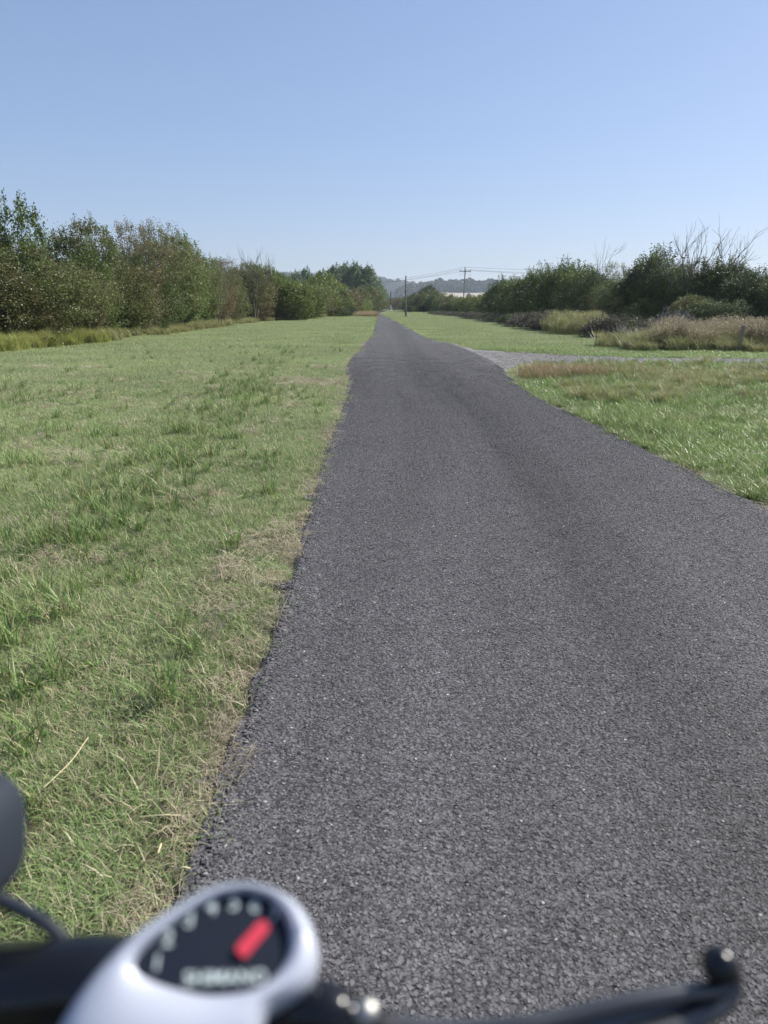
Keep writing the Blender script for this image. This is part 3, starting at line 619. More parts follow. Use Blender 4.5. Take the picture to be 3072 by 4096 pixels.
def plant(name, kd, x, y, H, w, label, cat, group=None, mat=None, rz=None):
    cm, tm, h0, r0 = KIND[kd]; e = empty(name, (x, y, -.02), gb.rand() * 6.28 if rz is None else rz); e.scale = (w / r0, w / r0, H / h0); tag(e, label, cat, group)
    c = obj('crown', cm, e); t_ = obj('trunk', tm, e)
    if mat: c.material_slots[0].link = 'OBJECT'; c.material_slots[0].material = M[mat]
    return e
def plant_px(name, kd, u, vtop, y, w, label, cat='bush', group=None, mat=None, dx=0):
    p = at_y(u, 1300, y); return plant(name, kd, p.x + dx, y, max(.5, top_z(vtop, y)), w, label, cat, group, mat)

ORD = 'first second third fourth fifth sixth seventh eighth ninth tenth eleventh twelfth thirteenth fourteenth fifteenth sixteenth seventeenth eighteenth nineteenth twentieth twenty-first twenty-second twenty-third'.split()
# left hedge, near stretch: each bush its own look
LH = [ # u, vtop, extra depth, radius, kind, material, name, label
 (-330, 820, 1.5, 1.9, 'haw_a', 'green', 'hawthorn_bush', 'green bush at the very left end of the hedge, mostly outside the picture'),
 (-120, 900, .6, 1.8, 'haw_b', 'haw', 'hawthorn_bush', 'olive bush at the left picture edge, beneath the tall saplings'),
 (70, 985, -.1, 1.6, 'haw_a', 'haw', 'hawthorn_bush', 'olive hawthorn standing in front of the tall saplings above the yellow grass'),
 (225, 955, .9, 1.5, 'twiggy', 'brown', 'hawthorn_bush', 'brownish twiggy bush just right of the tall green saplings'),
 (300, 1040, -.2, 1.1, 'haw_b', 'haw', 'hawthorn_bush', 'low small leaved bush rising out of the tall yellow grass'),
 (345, 890, 1.2, 1.35, 'haw_b', 'haw', 'hawthorn_bush', 'tallest rounded hawthorn of the left hedge with a leafy peak'),
 (385, 985, -.1, .95, 'ash', 'green', 'leafy_shrub', 'bright green broad leaved shrub inside the left hedge'),
 (450, 893, 1.3, 1.5, 'twiggy', 'brown', 'hawthorn_bush', 'reddish brown hawthorn crown at the top of the left hedge'),
 (500, 1060, .0, 1.2, 'haw_a', 'haw', 'hawthorn_bush', 'olive bush at the right end of the tall yellow grass'),
 (545, 905, 1.4, 1.4, 'twiggy', 'haw', 'hawthorn_bush', 'grey olive hawthorn right of the reddish brown crown'),
 (600, 1020, .0, 1.1, 'haw_b', 'green', 'hawthorn_bush', 'greener hawthorn low in the middle of the left hedge'),
 (640, 940, 1.3, 1.5, 'haw_a', 'haw', 'hawthorn_bush', 'hawthorn with dark open gaps on the down sloping hedge top'),
 (700, 945, 1.0, 1.2, 'haw_b', 'haw', 'hawthorn_bush', 'hawthorn with a small peaked top halfway down the hedge slope'),
 (730, 1060, -.1, 1.0, 'ash', 'green', 'leafy_shrub', 'fresh green shrub low down in the middle stretch of the left hedge'),
 (768, 965, 1.0, 1.2, 'ash', 'green', 'leafy_shrub', 'green leafy shrub with loose sprigs against the sky'),
 (815, 1015, .8, 1.2, 'haw_a', 'haw', 'hawthorn_bush', 'dense olive hawthorn left of the small bare twigs'),
 (860, 1035, .6, 1.2, 'twiggy', 'brown', 'hawthorn_bush', 'rusty topped bush beneath the small bare twigs'),
 (905, 1080, .4, 1.2, 'haw_b', 'haw', 'hawthorn_bush', 'dull olive bush between the rusty topped one and the dark crown'),
 (955, 1035, 1.4, 1.6, 'twiggy', 'haw', 'hawthorn_bush', 'dark rounded crown right beside the pale dead tree'),
 (985, 1052, 1.6, 1.5, 'haw_b', 'haw', 'hawthorn_bush', 'dense olive bush filling the gap left of the pale dead tree'),
 (1050, 1072, 2.2, 1.6, 'haw_a', 'green', 'hawthorn_bush', 'green bush right behind the pale dead tree'),
 (1010, 1090, .8, 1.5, 'haw_b', 'brown', 'hawthorn_bush', 'brown bush with a leaning dark stem under the pale dead tree'),
]
def hedge_y(u):
    yy = np.linspace(15, 120, 2000); uu = 1536 + HL(yy) / yy * 2841 / (math.cos(PITCH)) * 1.0
    uu = np.array([1536 + HL(q) / (q * math.cos(PITCH) + CAM_H * math.sin(PITCH)) * FPX for q in yy]); return float(np.interp(u, uu, yy))
for (u, vt, dd, w, kd, mt, nm, lb) in LH:
    y = hedge_y(max(u, -200)) + dd + 1.4; plant_px(nm, kd, u, vt, y, w * (1.55 if kd != 'ash' else 1.1), lb, 'bush', 'bushes of the left hedge', mt)
# tall saplings at the left edge
for (u, vt, w, mt, lb) in ((-40, 735, .9, 'green', 'tallest slim sapling cut off by the left picture edge'), (30, 775, .75, 'yellow', 'tall sapling with a visible grey stem near the left picture edge'),
                           (150, 780, .8, 'green', 'tall sapling with a feathery tip leaning over the left hedge')):
    plant_px('sapling', 'sapling', u, vt, hedge_y(60) + 2.2, w, lb, 'tree', 'tall saplings at the left edge', mt)
# left hedge, far stretch
far_tops = [(1060, 1080), (1100, 1082), (1150, 1105), (1200, 1135), (1240, 1140), (1290, 1150), (1340, 1160), (1400, 1175), (1450, 1190), (1480, 1205)]
fx = [a for a, b_ in far_tops]; fy = [b_ for a, b_ in far_tops]
mats = ['haw', 'yellow', 'green', 'haw', 'brown', 'yellow', 'green']
for i, u in enumerate(np.concatenate([np.arange(1040, 1240, 24), np.arange(1244, 1460, 17)])):
    y = hedge_y(u) + .8 + .8 * (i % 2); vt = np.interp(u, fx, fy) + gb.randint(-12, 12)
    plant_px('hedge_bush', 'plain_far' if i % 3 else 'plain_far_b', u, vt, y, 1.7, ORD[i] + ' bush beyond the pale dead tree in the far receding left hedge', 'bush', 'bushes of the far left hedge', mats[i % 7])
for (u, vt, y, w, kd, mt, nm, lb) in [
    (1185, 1128, 66, 2.0, 'plain_far_b', 'yellow', 'hedge_bush', 'bright yellow green bush low in front of the dark poplars'),
    (1235, 1145, 72, 1.7, 'plain_far_b', 'yellow', 'hedge_bush', 'second yellow green bush, right of the brighter one, below the pale tree'),
    (1290, 1092, 105, 3.2, 'plain_far', 'yellow', 'pale_tree', 'pale green rounded tree standing before the dark poplars'),
    (1330, 1112, 110, 2.8, 'plain_far', 'yellow', 'pale_tree', 'lower pale green tree right of the rounded one'),
    (1350, 1225, 84, 1.5, 'plain_far', 'dark', 'hedge_bush', 'low dark green bush at the far end of the grass field'),
    (1380, 1222, 88, 1.4, 'plain_far_b', 'dark', 'hedge_bush', 'low dark bush nearest the straw coloured grass'),
    (1430, 1150, 118, 2.3, 'plain_far', 'haw', 'hedge_tree', 'brown topped hedge tree just left of the far road bend'),
    (1475, 1140, 124, 2.6, 'plain_far', 'haw', 'hedge_tree', 'olive hedge tree overhanging the left side of the road bend'),
    (1500, 1170, 132, 2.0, 'plain_far', 'dark', 'hedge_tree', 'dark olive tree closest to the road bend'),
    (1400, 1160, 120, 2.3, 'plain_far_b', 'dark', 'hedge_tree', 'dark tree below the pale trees in the far left hedge'),
    (1545, 1200, 180, 2.4, 'plain_far', 'brown', 'hedge_bush', 'brownish bush behind the low timber fence, left of the far pole'),
    (1600, 1193, 175, 3.0, 'plain_far', 'brown', 'hedge_bush', 'dark reddish round bush right behind the far dark pole'),
    (1640, 1205, 165, 2.2, 'plain_far', 'dark', 'hedge_bush', 'dark bush behind the tall pole and left of the clipped hedge')]:
    plant_px(nm, kd, u, vt, y, w, lb, 'tree' if 'tree' in nm else 'bush', None, mt)
# poplars: one clump behind the hedge, then a row receding along the road
for i, (u, vt) in enumerate([(1165, 1100), (1190, 1088), (1222, 1076), (1255, 1098), (1285, 1085), (1310, 1080), (1338, 1064), (1362, 1062), (1388, 1058), (1412, 1060), (1436, 1056)]):
    plant_px('poplar_tree', 'poplar', u, vt, 205 + 9 * (i % 3), 2.5, ORD[i] + ' poplar from the left in the dark poplar block behind the left hedge', 'tree', 'poplars in the block')
for i, (u, vt, y) in enumerate([(1456, 1066, 198), (1468, 1080, 215), (1480, 1094, 238), (1492, 1106, 265), (1503, 1118, 300), (1514, 1130, 345), (1524, 1143, 400), (1533, 1158, 470), (1541, 1172, 560), (1548, 1185, 680)]):
    plant_px('poplar_tree', 'poplar', u, vt, y, 3.2, ORD[i] + ' nearest poplar in the row shrinking away along the far road', 'tree', 'poplars in the receding row')
# middle distance right
RM = [(1700, 1140, 150, 2.5, 'open_tree', 'dark', 'dark_tree', 'dark spreading tree top rising over the bushes right of the tall pole'),
      (1730, 1150, 148, 2.0, 'open_tree', 'dark', 'dark_tree', 'right hand half of the dark spreading tree behind the bushes'),
      (1660, 1172, 135, 2.3, 'plain_far', 'dark', 'hedge_bush', 'dark round bush beside the tall bare pole'),
      (1700, 1164, 130, 2.8, 'plain_far', 'haw', 'hedge_bush', 'big grey green bush above the clipped hedge'),
      (1748, 1172, 125, 2.4, 'plain_far', 'dark', 'hedge_bush', 'dark bush at the right end of the clipped hedge'),
      (1790, 1175, 118, 2.4, 'plain_far', 'haw', 'hedge_bush', 'grey green bush between the clipped hedge and the power pole'),
      (1835, 1188, 108, 2.4, 'plain_far_b', 'haw', 'hedge_bush', 'low bush just left of the power pole'),
      (1880, 1183, 100, 2.2, 'plain_far_b', 'yellow', 'hedge_bush', 'yellowish bush just right of the power pole'),
      (1925, 1178, 92, 2.2, 'plain_far', 'haw', 'hedge_bush', 'olive bush halfway between power pole and tall willows'),
      (1968, 1165, 84, 2.0, 'plain_far_b', 'willow', 'hedge_bush', 'low willow bush left of the first tall willow')]
for (u, vt, y, w, kd, mt, nm, lb) in RM: plant_px(nm, kd, u, vt, y, w, lb, 'tree' if 'tree' in nm else 'bush', None, mt)
RH = [(2015, 1108, 74, 2.0, 'osier', 'willow', 'first tall willow at the left end of the right hedge'),
      (2070, 1112, 69, 1.8, 'osier', 'yellow', 'yellow green willow second from the left in the right hedge'),
      (2130, 1075, 64, 1.9, 'osier', 'willow', 'willow with upright tips third from the left in the right hedge'),
      (2190, 1060, 60, 1.9, 'osier', 'willow', 'fresh green willow fourth from the left in the right hedge'),
      (2254, 1043, 57, 1.9, 'osier', 'willow', 'willow with the tallest spire in the left half of the right hedge'),
      (2320, 1060, 53, 1.7, 'osier', 'willow', 'willow with two leafy spires left of the thin dead tree'),
      (2385, 1090, 50, 1.7, 'haw_b', 'dark', 'dark bush at the foot of the thin dead tree'),
      (2450, 1050, 47, 1.6, 'twiggy', 'haw', 'sparse olive bush just right of the thin dead tree'),
      (2510, 1110, 45, 1.4, 'haw_a', 'dark', 'dark low bush in the dip of the right hedge'),
      (2575, 1000, 44, 1.5, 'ash', 'dark', 'open tree with airy crown left of the big dead tree'),
      (2630, 1010, 43, 1.2, 'ash', 'willow', 'second airy crown directly left of the big dead tree'),
      (2690, 1055, 41, 1.4, 'haw_a', 'dark', 'dark green bush at the foot of the big dead tree'),
      (2745, 1065, 40, 1.3, 'haw_b', 'willow', 'bush between the two dead trees'),
      (2830, 1040, 39, 1.5, 'haw_a', 'dark', 'dark bush beneath the leaning dead tree'),
      (2880, 1030, 38, 1.3, 'osier', 'dark', 'leafy bush at the base of the leaning dead tree'),
      (2950, 1085, 36, 1.3, 'haw_b', 'dark', 'dense dark bush above the wooden post'),
      (3000, 1075, 37, 1.4, 'osier', 'dark', 'leafy bush with spiky top near the right picture edge'),
      (3075, 1110, 35, 1.5, 'haw_a', 'dark', 'dark glossy bush cut by the right picture edge'),
      (3180, 1080, 34, 1.8, 'haw_b', 'dark', 'bush just outside the right picture edge'),
      (2780, 1180, 35.5, 1.2, 'haw_b', 'haw', 'brownish thorn bush low in front of the dark hedge'),
      (2600, 1195, 40, 1.1, 'haw_a', 'willow', 'low green bush behind the dark brambles'),
      (2900, 1200, 33.5, 1.1, 'haw_a', 'dark', 'low dark leafy bush behind the dry weeds')]
for (u, vt, y, w, kd, mt, lb) in RH: plant_px('willow_bush' if kd == 'osier' else 'hedge_bush', kd, u, vt, y, w * 1.12, lb, 'bush', 'bushes of the right hedge', mt)
# dead trees
def dead(name, di, u, vt, y, w, label, rz, cat='tree'):
    p = at_y(u, 1300, y); H = top_z(vt, y); o = obj(name, DEAD[di]); o.location = (p.x, y, 0); o.rotation_euler = (0, 0, rz); o.scale = (w, w, H / (5 if di < 3 else 1.2)); return tag(o, label, cat)
dead('dead_tree', 0, 2705, 862, 39.5, .85, 'largest bare dead tree above the right hedge', .4)
dead('dead_tree', 1, 2840, 848, 38.5, .75, 'bare dead tree leaning right near the right picture edge', 0)
dead('dead_tree', 2, 2395, 948, 50, .7, 'thin bare dead tree over the middle of the right hedge', 1.2)
dead('dead_tree', 0, 1020, 965, 61, .8, 'pale bare dead tree over the far part of the left hedge', 2.2)
dead('dead_tree', 2, 876, 1000, 49, .55, 'small bare twigs above the rusty part of the left hedge', 3.0)
for (u, vt, y, rz, lb) in ((2672, 1215, 32, 0, 'grey leafless dead shrub left of the second one, behind the pale grass'), (2745, 1228, 31.5, 2, 'grey leafless dead shrub right of the first one, behind the pale grass'),
                           (2500, 1290, 30, 1, 'small grey leafless shrub at the right end of the dark brambles')):
    dead('dead_shrub', 3, u, vt, y, 1.0, lb, rz, 'bush')
# brambles along the right verge
BR = [(1745, 1243, 100, 'dark'), (1790, 1246, 92, 'bramble'), (1838, 1245, 84, 'bramble'), (1880, 1247, 77, 'bramble'), (1925, 1248, 70, 'bramble'), (1965, 1250, 63, 'dark'),
      (2010, 1252, 58, 'bramble'), (2060, 1250, 52, 'dark'), (2110, 1250, 47.5, 'bramble'), (2160, 1240, 43.5, 'bramble'), (2205, 1243, 41, 'bramble')]
for i, (u, vt, y, mt) in enumerate(BR):
    plant_px('bramble_bush', 'bramble' if i % 2 else 'bramble_b', u, vt, y, 1.5, ORD[i] + ' purplish bramble from the left along the foot of the right hedge', 'bramble', 'brambles at the foot of the right hedge', mt)
for (u, vt, y, w, mt, lb) in ((2420, 1262, 33, 1.2, 'bramble', 'dark bramble mound bulging onto the grass'),
                              (2475, 1255, 32.5, 1.2, 'bramble', 'dark bramble mound right of the bulging one'), (2530, 1275, 31.5, 1.0, 'dark', 'low dark green bramble left of the dead shrubs'),
                              (2600, 1275, 31, 1.2, 'bramble', 'bramble mound behind the pale arching grass')):
    plant_px('bramble_bush', 'bramble_b', u, vt, y, w, lb, 'bramble', None, mt)
# a bush outside the right edge whose shade falls on the verge
plant('hedge_bush', 'haw_a', 10.6, 12.2, 2.2, 1.1, 'bush outside the picture to the right of the near verge', 'bush', None, 'green')
plant('hedge_bush', 'haw_b', 12.6, 18.6, 2.0, 1.1, 'bush outside the picture beside the end of the track', 'bush', None, 'green')

# clipped hedge
def clipped(seed, L, W_, H):
    g = rs(seed); n = 5200; c = np.stack([(g.rand(n) - .5) * L, (g.rand(n) - .5) * W_, g.rand(n) * H], -1); s = g.randint(0, 3, n)
    c[s == 0, 2] = H * (1 - .06 * g.rand((s == 0).sum())); c[s == 1, 1] = -W_ / 2 * (1 - .12 * g.rand((s == 1).sum())); return leaf_quads(c, .09, g)
a, b_ = P(1632, 1250), P(1714, 1248); pr = clipped(5, (b_ - a).length * 1.05, 1.2, .95)
e = empty('clipped_hedge', ((a.x + b_.x) / 2, (a.y + b_.y) / 2 + .6, 0), math.atan2(b_.y - a.y, b_.x - a.x)); tag(e, 'low clipped dark green hedge right of the tall bare pole', 'hedge')
obj('crown', mesh_np('clipped_crown', pr[0], pr[1], M['dark'], dict(rnd=pr[2], dry=pr[3])), e)
mb = MB(); 

for x_ in (-1.4, -.5, .5, 1.4):
    mb = MB(); mb.tube([(x_, 0, -.05), (x_ + .1, 0, .4), (x_, .1, .8)], .03, 5); mb.build('stem', M['bark'], e, local=True).location = (0, 0, 0)

# far wood on the hills: crowns as one mass
cr, _ = bush(seed=55, H=12, Rx=6.5, nsite=170, per=9, size=.95, sigma=1.0, shoots=4, shoot_len=1, nbr=4, core=.75, lump=.5); proto('hillcrown.0', cr, M['far'])
cr, _ = bush(seed=56, H=13, Rx=5.0, nsite=150, per=9, size=.9, sigma=.9, shoots=8, shoot_len=2, nbr=4, core=.75, lump=.7); proto('hillcrown.1', cr, M['far'])
x, y = jgrid(-700, 1500, 1180, 1420, 8.5, g); k = (x > 25) & (hz(x, y) > 5) & (x < .75 * y); x1, y1 = x[k], y[k]
x, y = jgrid(-900, 700, 1560, 2050, 11.5, g); k = (hz(x, y) > 4) & (x < 160); x2, y2 = x[k], y[k]
x = np.concatenate([x1, x2]); y = np.concatenate([y1, y2]); n = len(x)
s = .75 + .5 * g.rand(n); put('far_wood', 'hillcrown', x, y, hz(x, y) - 1.5, s, 'distant woodland covering the hazy hills', s * (.75 + .6 * g.rand(n)))
# scattered far field trees in front of the hill
for i, (u, vt, y) in enumerate([(1560, 1193, 420), (1585, 1188, 460), (1610, 1190, 440), (1635, 1182, 480), (1660, 1190, 430), (1535, 1196, 500)]):
    plant_px('field_tree', 'plain_far', u, vt, y, 6.0, ['third', 'fourth', 'fifth', 'sixth', 'seventh', 'second'][i] + ' small hazy tree from the left at the foot of the far hill', 'tree', 'far field trees', 'dark')
for (u, vt, y, w, lb) in ((1872, 1172, 900, 3.2, 'tiny narrow dark tree at the edge of the pale stubble field'), (1838, 1192, 700, 7, 'tiny dark bush cluster below the pale stubble field'), (1770, 1186, 640, 9, 'hazy tree left of the pale stubble field')):
    plant_px('field_tree', 'plain_far_b', u, vt, y, w, lb, 'tree', None, 'dark')

# ------------------------------------------------------------------ poles, wires, fence, posts
def pole(name, u, vb, vt, r, label, mat, cat='pole', tilt=0, band=None, y=None):
    p = P(u, vb) if y is None else at_y(u, 1300, y); yy = p.y; H = top_z(vt, yy); e = empty(name, (p.x, yy, 0)); e.rotation_euler = (0, tilt, 0); tag(e, label, cat)
    mb = MB(); mb.tube([(0, 0, -.3), (0, 0, H * .5), (0, 0, H)], [r, r * .9, r * .8], 12); mb.build('shaft', M[mat], e, local=True).location = (0, 0, 0)
    if band:
        mb = MB(); mb.tube([(0, 0, band[0]), (0, 0, band[1])], [r * 1.04, r * 1.02], 12); mb.build('pole_band', M[band[2]], e, local=True).location = (0, 0, 0)
    return e, H
e, H = pole('telegraph_pole', 1622, 1268, 1103, .085, 'tall bare wooden pole standing in the grass right of the far road', 'pole')
mb = MB(); mb.box((0, -.1, H * .62), (.12, .05, .22)); mb.build('junction_box', M['poledark'], e, local=True).location = (0, 0, 0)
mb = MB(); mb.tube([(.10, 0, -.2), (.10, 0, 1.4)], .05, 8); mb.build('pole_stub', M['pole'], e, local=True).location = (0, 0, 0)
pole('telegraph_pole', 1563, 1244, 1166, .10, 'thinner dark pole with pale foot at the far bend', 'poledark', band=(.0, 1.1, 'polewhite'))
pole('telegraph_pole', 1630, 1240, 1180, .11, 'farthest thin dark pole just right of the tall bare pole', 'poledark', y=190)
e, H = pole('power_pole', 1850, 1240, 1073, .13, 'wooden power pole with crossarm above the right hand bushes', 'pole', y=150, tilt=R(1.5), cat='power pole')
armz = top_z(1086, 150)
mb = MB(); mb.box((0, -.16, armz), (2.2, .11, .13)); mb.build('crossarm', M['poledark'], e, local=True).location = (0, 0, 0)
px0, py0 = e.location.x + armz * math.sin(R(1.5)), 150
for dx in (-1.0, -.1, 1.0):
    mb = MB(); z0 = armz + .065 if dx != -.1 else H; mb.tube([(dx, -.16 if dx != -.1 else 0, z0), (dx, -.16 if dx != -.1 else 0, z0 + .25)], [.05, .07], 8)
    mb.build('insulator', M['ceramic'], e, local=True).location = (0, 0, 0)
for s_ in (-1, 1):
    mb = MB(); mb.tube(curve_pts([(s_ * .95, -.2, armz), (s_ * 1.25, -.25, armz - .5), (s_ * .7, -.25, armz - .75), (s_ * .2, -.2, armz - .2)], 6), .015, 5); mb.build('jumper_loop', M['wire'], e, local=True).location = (0, 0, 0)
mb = MB(); mb.tube([(0, 0, armz - 1), (.9, .3, .5)], .012, 5); mb.build('stay_wire', M['wire'], e, local=True).location = (0, 0, 0)
def wire(a, b, sag, label):
    a, b = Vector(a), Vector(b); pts = [a + (b - a) * t - Vector((0, 0, sag * 4 * t * (1 - t))) for t in np.linspace(0, 1, 25)]
    mb = MB(); mb.tube(pts, .02, 5); tag(mb.build('overhead_wire', M['wire']), label, 'wire')
A = at_y(1300, 1140, 215)
wire((px0 - 1, 149.8, armz + .3), (A.x - 1, 215, A.z), 1.0, 'lowest overhead wire sagging left from the power pole towards the poplars')
wire((px0 - .1, 150, H + .2), (A.x, 216, A.z + .5), 1.0, 'overhead wire from the top of the power pole to the left')
wire((px0 + .9, 149.8, armz + .3), (A.x + 1, 217, A.z), .8, 'overhead wire from the right end of the crossarm to the left')
B = at_y(3500, 1060, 128)
wire((px0 - 1, 149.8, armz + .3), (B.x, 126, B.z - 1.9), .9, 'lowest of the overhead wires running right over the hedge')
wire((px0 - .1, 150, H + .2), (B.x, 128, B.z), .9, 'highest of the overhead wires running right over the hedge')
wire((px0 + .9, 149.8, armz + .3), (B.x, 130, B.z - .9), .9, 'middle one of the overhead wires running right over the hedge')
# yellow leaning stake
a, b_ = P(1688, 1273), None; e = empty('marker_stake', a); tag(e, 'thin yellow marker stake leaning left in the far grass', 'stake')
tp = at_y(1677, 1249, a.y) - a; mb = MB(); mb.tube([(0, 0, -.1), tp * .9], .035, 8); mb.build('shaft', M['yellowp'], e, local=True).location = (0, 0, 0)
mb = MB(); mb.tube([tp * .9, tp], [.045, .045], 8); mb.build('cap', M['polewhite'], e, local=True).location = (0, 0, 0)
# loose cut straws on the near grass
M['strawp'] = plain('bright_straw', (.62, .54, .30), .6, var=.15, scale=40)
for (a_, b2, h_, lb) in (((560, 3268), (722, 3262), .085, 'longest pale yellow straw lying level on the near grass'), ((695, 3482), (762, 3474), .06, 'short yellow straw at the grass edge above the gear indicator'),
                         ((645, 3375), (632, 3412), .05, 'tiny pale straw standing between the two longer straws'), ((175, 3150), (352, 2950), .075, 'long thin bleached stalk slanting across the near grass')):
    pa, pb = P(*a_, h_), P(*b2, h_ + .012); ln = (pb - pa).length; pm = (pa + pb) / 2 + Vector((.08 * ln, -.06 * ln, .01)); mb = MB(); mb.tube(curve_pts([pa, pm, pb], 4), .0022 if ln < .2 else .0013, 6)
    tag(mb.build('straw', M['strawp']), lb, 'straw')
# squared wooden post, leaning slightly right
a = P(2953, 1408); e = empty('wooden_post', a, R(28)); e.rotation_euler = (0, R(3.5), R(-22)); tag(e, 'short squared wooden post at the edge of the dry weeds', 'post')
Hh = top_z(1303, a.y); mb = MB(); mb.box((0, 0, Hh / 2 - .15), (.10, .10, Hh + .3)); o = mb.build('shaft', M['wood'], e, local=True, smooth=False, bevel=.006); o.location = (0, 0, 0)
mb = MB(); mb.add([(-.05, -.05, Hh), (.05, -.05, Hh), (.05, .05, Hh), (-.05, .05, Hh), (-.05, -.05, Hh + .012), (.05, -.05, Hh + .012), (.05, .05, Hh + .03), (-.05, .05, Hh + .03)],
       [(0, 1, 5, 4), (1, 2, 6, 5), (2, 3, 7, 6), (3, 0, 4, 7), (4, 5, 6, 7)]); mb.build('sloped_top', M['poledark'], e, local=True, smooth=False).location = (0, 0, 0)
# low timber fence at the bend
a = at_y(1508, 1240, 152); b_ = at_y(1575, 1240, 152); e = empty('timber_fence', (a.x, a.y, 0)); tag(e, 'low pale timber rail fence across the far road bend', 'fence'); Lf = b_.x - a.x
for k in range(5):
    mb = MB(); mb.box((Lf * k / 4, 0, .3), (.12, .12, .75)); mb.build('fence_post', M['wood'], e, local=True, smooth=False).location = (0, 0, 0)
for k in range(4):
    for z_ in (.2, .52):
        mb = MB(); mb.box((Lf * (k + .5) / 4, -.085, z_ + .02 * ((k * 7) % 3)), (Lf / 4 - .02, .05, .11)); mb.build('rail', M['polewhite'], e, local=True, smooth=False).location = (0, 0, 0)
a = at_y(1578, 1240, 148); e = empty('wire_fence', (a.x, a.y, 0)); tag(e, 'thin wire fence with dark posts between the two far poles', 'fence')
for k in range(3):
    mb = MB(); mb.tube([(k * 1.6, 0, -.1), (k * 1.6, 0, .95)], .05, 6); mb.build('fence_post', M['poledark'], e, local=True).location = (0, 0, 0)
for z_, dz in ((.88, .1), (.6, .06), (.35, .04)):
    mb = MB(); mb.tube([(-1.2, 0, z_ - .35), (0, 0, z_), (.8, 0, z_ - dz), (1.6, 0, z_), (2.4, 0, z_ - dz), (3.2, 0, z_)], .018, 5); mb.build('fence_wire', M['wire'], e, local=True).location = (0, 0, 0)

# ------------------------------------------------------------------ bicycle in the foreground
BX = -.245
bike = empty('bicycle', (BX, .15, 0)); tag(bike, 'bicycle handlebar close up with white seven speed gear indicator and black brake lever', 'bicycle')
D0 = .262; O0 = Q(900, 3780, D0)
nrm = ((CO - O0).normalized() * .86 + Vector((0, 0, 1)) * .42 + Vector((.05, 0, 0))).normalized()
def onp(u, v, off=0.0):
    r = ray(u, v); o = O0 + nrm * off; t_ = (o - CO).dot(nrm) / r.dot(nrm); return CO + r * t_
ex = (onp(1000, 3780) - onp(800, 3780)).normalized(); ey = nrm.cross(ex).normalized()
def loc2(p): d = p - O0; return (d.dot(ex), d.dot(ey))
outer = [(967, 3512), (1100, 3537), (1220, 3616), (1287, 3754), (1288, 3860), (1262, 3930), (1180, 3990), (1090, 4030), (1050, 4110), (1000, 4260), (720, 4400), (320, 4370), (150, 4230), (212, 4096), (285, 3971), (393, 3855), (542, 3712), (725, 3592), (850, 3530)]
inner = [(873, 3580), (982, 3562), (1090, 3598), (1150, 3689), (1160, 3775), (1134, 3855), (1076, 3920), (1010, 3955), (900, 3970), (801, 3968), (656, 3930), (555, 3888), (512, 3857), (613, 3758), (765, 3642)]
C2 = loc2(onp(880, 3790))
def polar(px, n=72):
    L2 = [loc2(onp(u, v)) for u, v in px]; cp = curve_pts([(a, b, 0) for a, b in L2 + L2[:1]], 10); ang = np.array([math.atan2(p.y - C2[1], p.x - C2[0]) for p in cp]); rad = np.array([math.hypot(p.x - C2[0], p.y - C2[1]) for p in cp])
    k = np.argsort(ang); th = np.linspace(-math.pi, math.pi, n, endpoint=False); rr = np.interp(th, np.r_[ang[k] - 2 * math.pi, ang[k], ang[k] + 2 * math.pi], np.r_[rad[k]] .tolist() * 3)
    for _ in range(2): rr = (np.roll(rr, 1) + rr * 2 + np.roll(rr, -1)) / 4
    return th, rr
th, ro = polar(outer); _, ri = polar(inner)
def ringpt(f, off):   # f 0 = dial edge, 1 = outer edge
    return [O0 + ex * (C2[0] + (a + (b - a) * f) * math.cos(t_)) + ey * (C2[1] + (a + (b - a) * f) * math.sin(t_)) + nrm * off for t_, a, b in zip(th, ri, ro)]
def loft(rings, name, mat, parent, capend=False, flip=False):
    n = len(rings[0]); V = [v for r_ in rings for v in r_]; F = []
    for i in range(len(rings) - 1):
        for k in range(n):
            f = (i * n + k, (i + 1) * n + k, (i + 1) * n + (k + 1) % n, i * n + (k + 1) % n); F.append(f[::-1] if flip else f)
    if capend: F.append(tuple((len(rings) - 1) * n + k for k in range(n)))
    mb = MB(); mb.add(V, F); return mb.build(name, mat, parent)
gi = loft([ringpt(.0, -.0035), ringpt(.04, -.0008), ringpt(.2, .0012), ringpt(.45, .0016), ringpt(.7, -.0002), ringpt(.88, -.0035), ringpt(.98, -.009), ringpt(1.0, -.014), ringpt(.9, -.024), ringpt(.4, -.030)], 'gear_indicator', M['white'], bike, capend=True)
def child(o):    # sub-part: keeps world place under the indicator
    o.parent = gi; return o
fc = [O0 + ex * (C2[0] + a * 1.01 * math.cos(t_)) + ey * (C2[1] + a * 1.01 * math.sin(t_)) - nrm * .003 for t_, a in zip(th, ri)]
mb = MB(); n = len(fc); mb.add(fc + [p - nrm * .004 for p in fc], [tuple(range(n))] + [(k, n + k, n + (k + 1) % n, (k + 1) % n) for k in range(n)])
o = mb.build('dial_face', M['face'], bike, smooth=False); o.location = (0, 0, 0); o.parent = gi
a, b_ = onp(967, 3806, -.0015), onp(1056, 3704, -.0015); mb = MB(); dv = (b_ - a).normalized(); sv = dv.cross(nrm).normalized()
w_ = .0026; V = []
for p_, ww in ((a - dv * .0012, w_ * .7), (a, w_), (b_, w_ * .95), (b_ + dv * .0012, w_ * .6)): V += [p_ - sv * ww + nrm * .0006, p_ + sv * ww + nrm * .0006, p_ - sv * ww - nrm * .0008, p_ + sv * ww - nrm * .0008]
F = []
for k in range(3): q = k * 4; F += [(q, q + 1, q + 5, q + 4), (q + 2, q + 6, q + 7, q + 3), (q, q + 4, q + 6, q + 2), (q + 1, q + 3, q + 7, q + 5)]
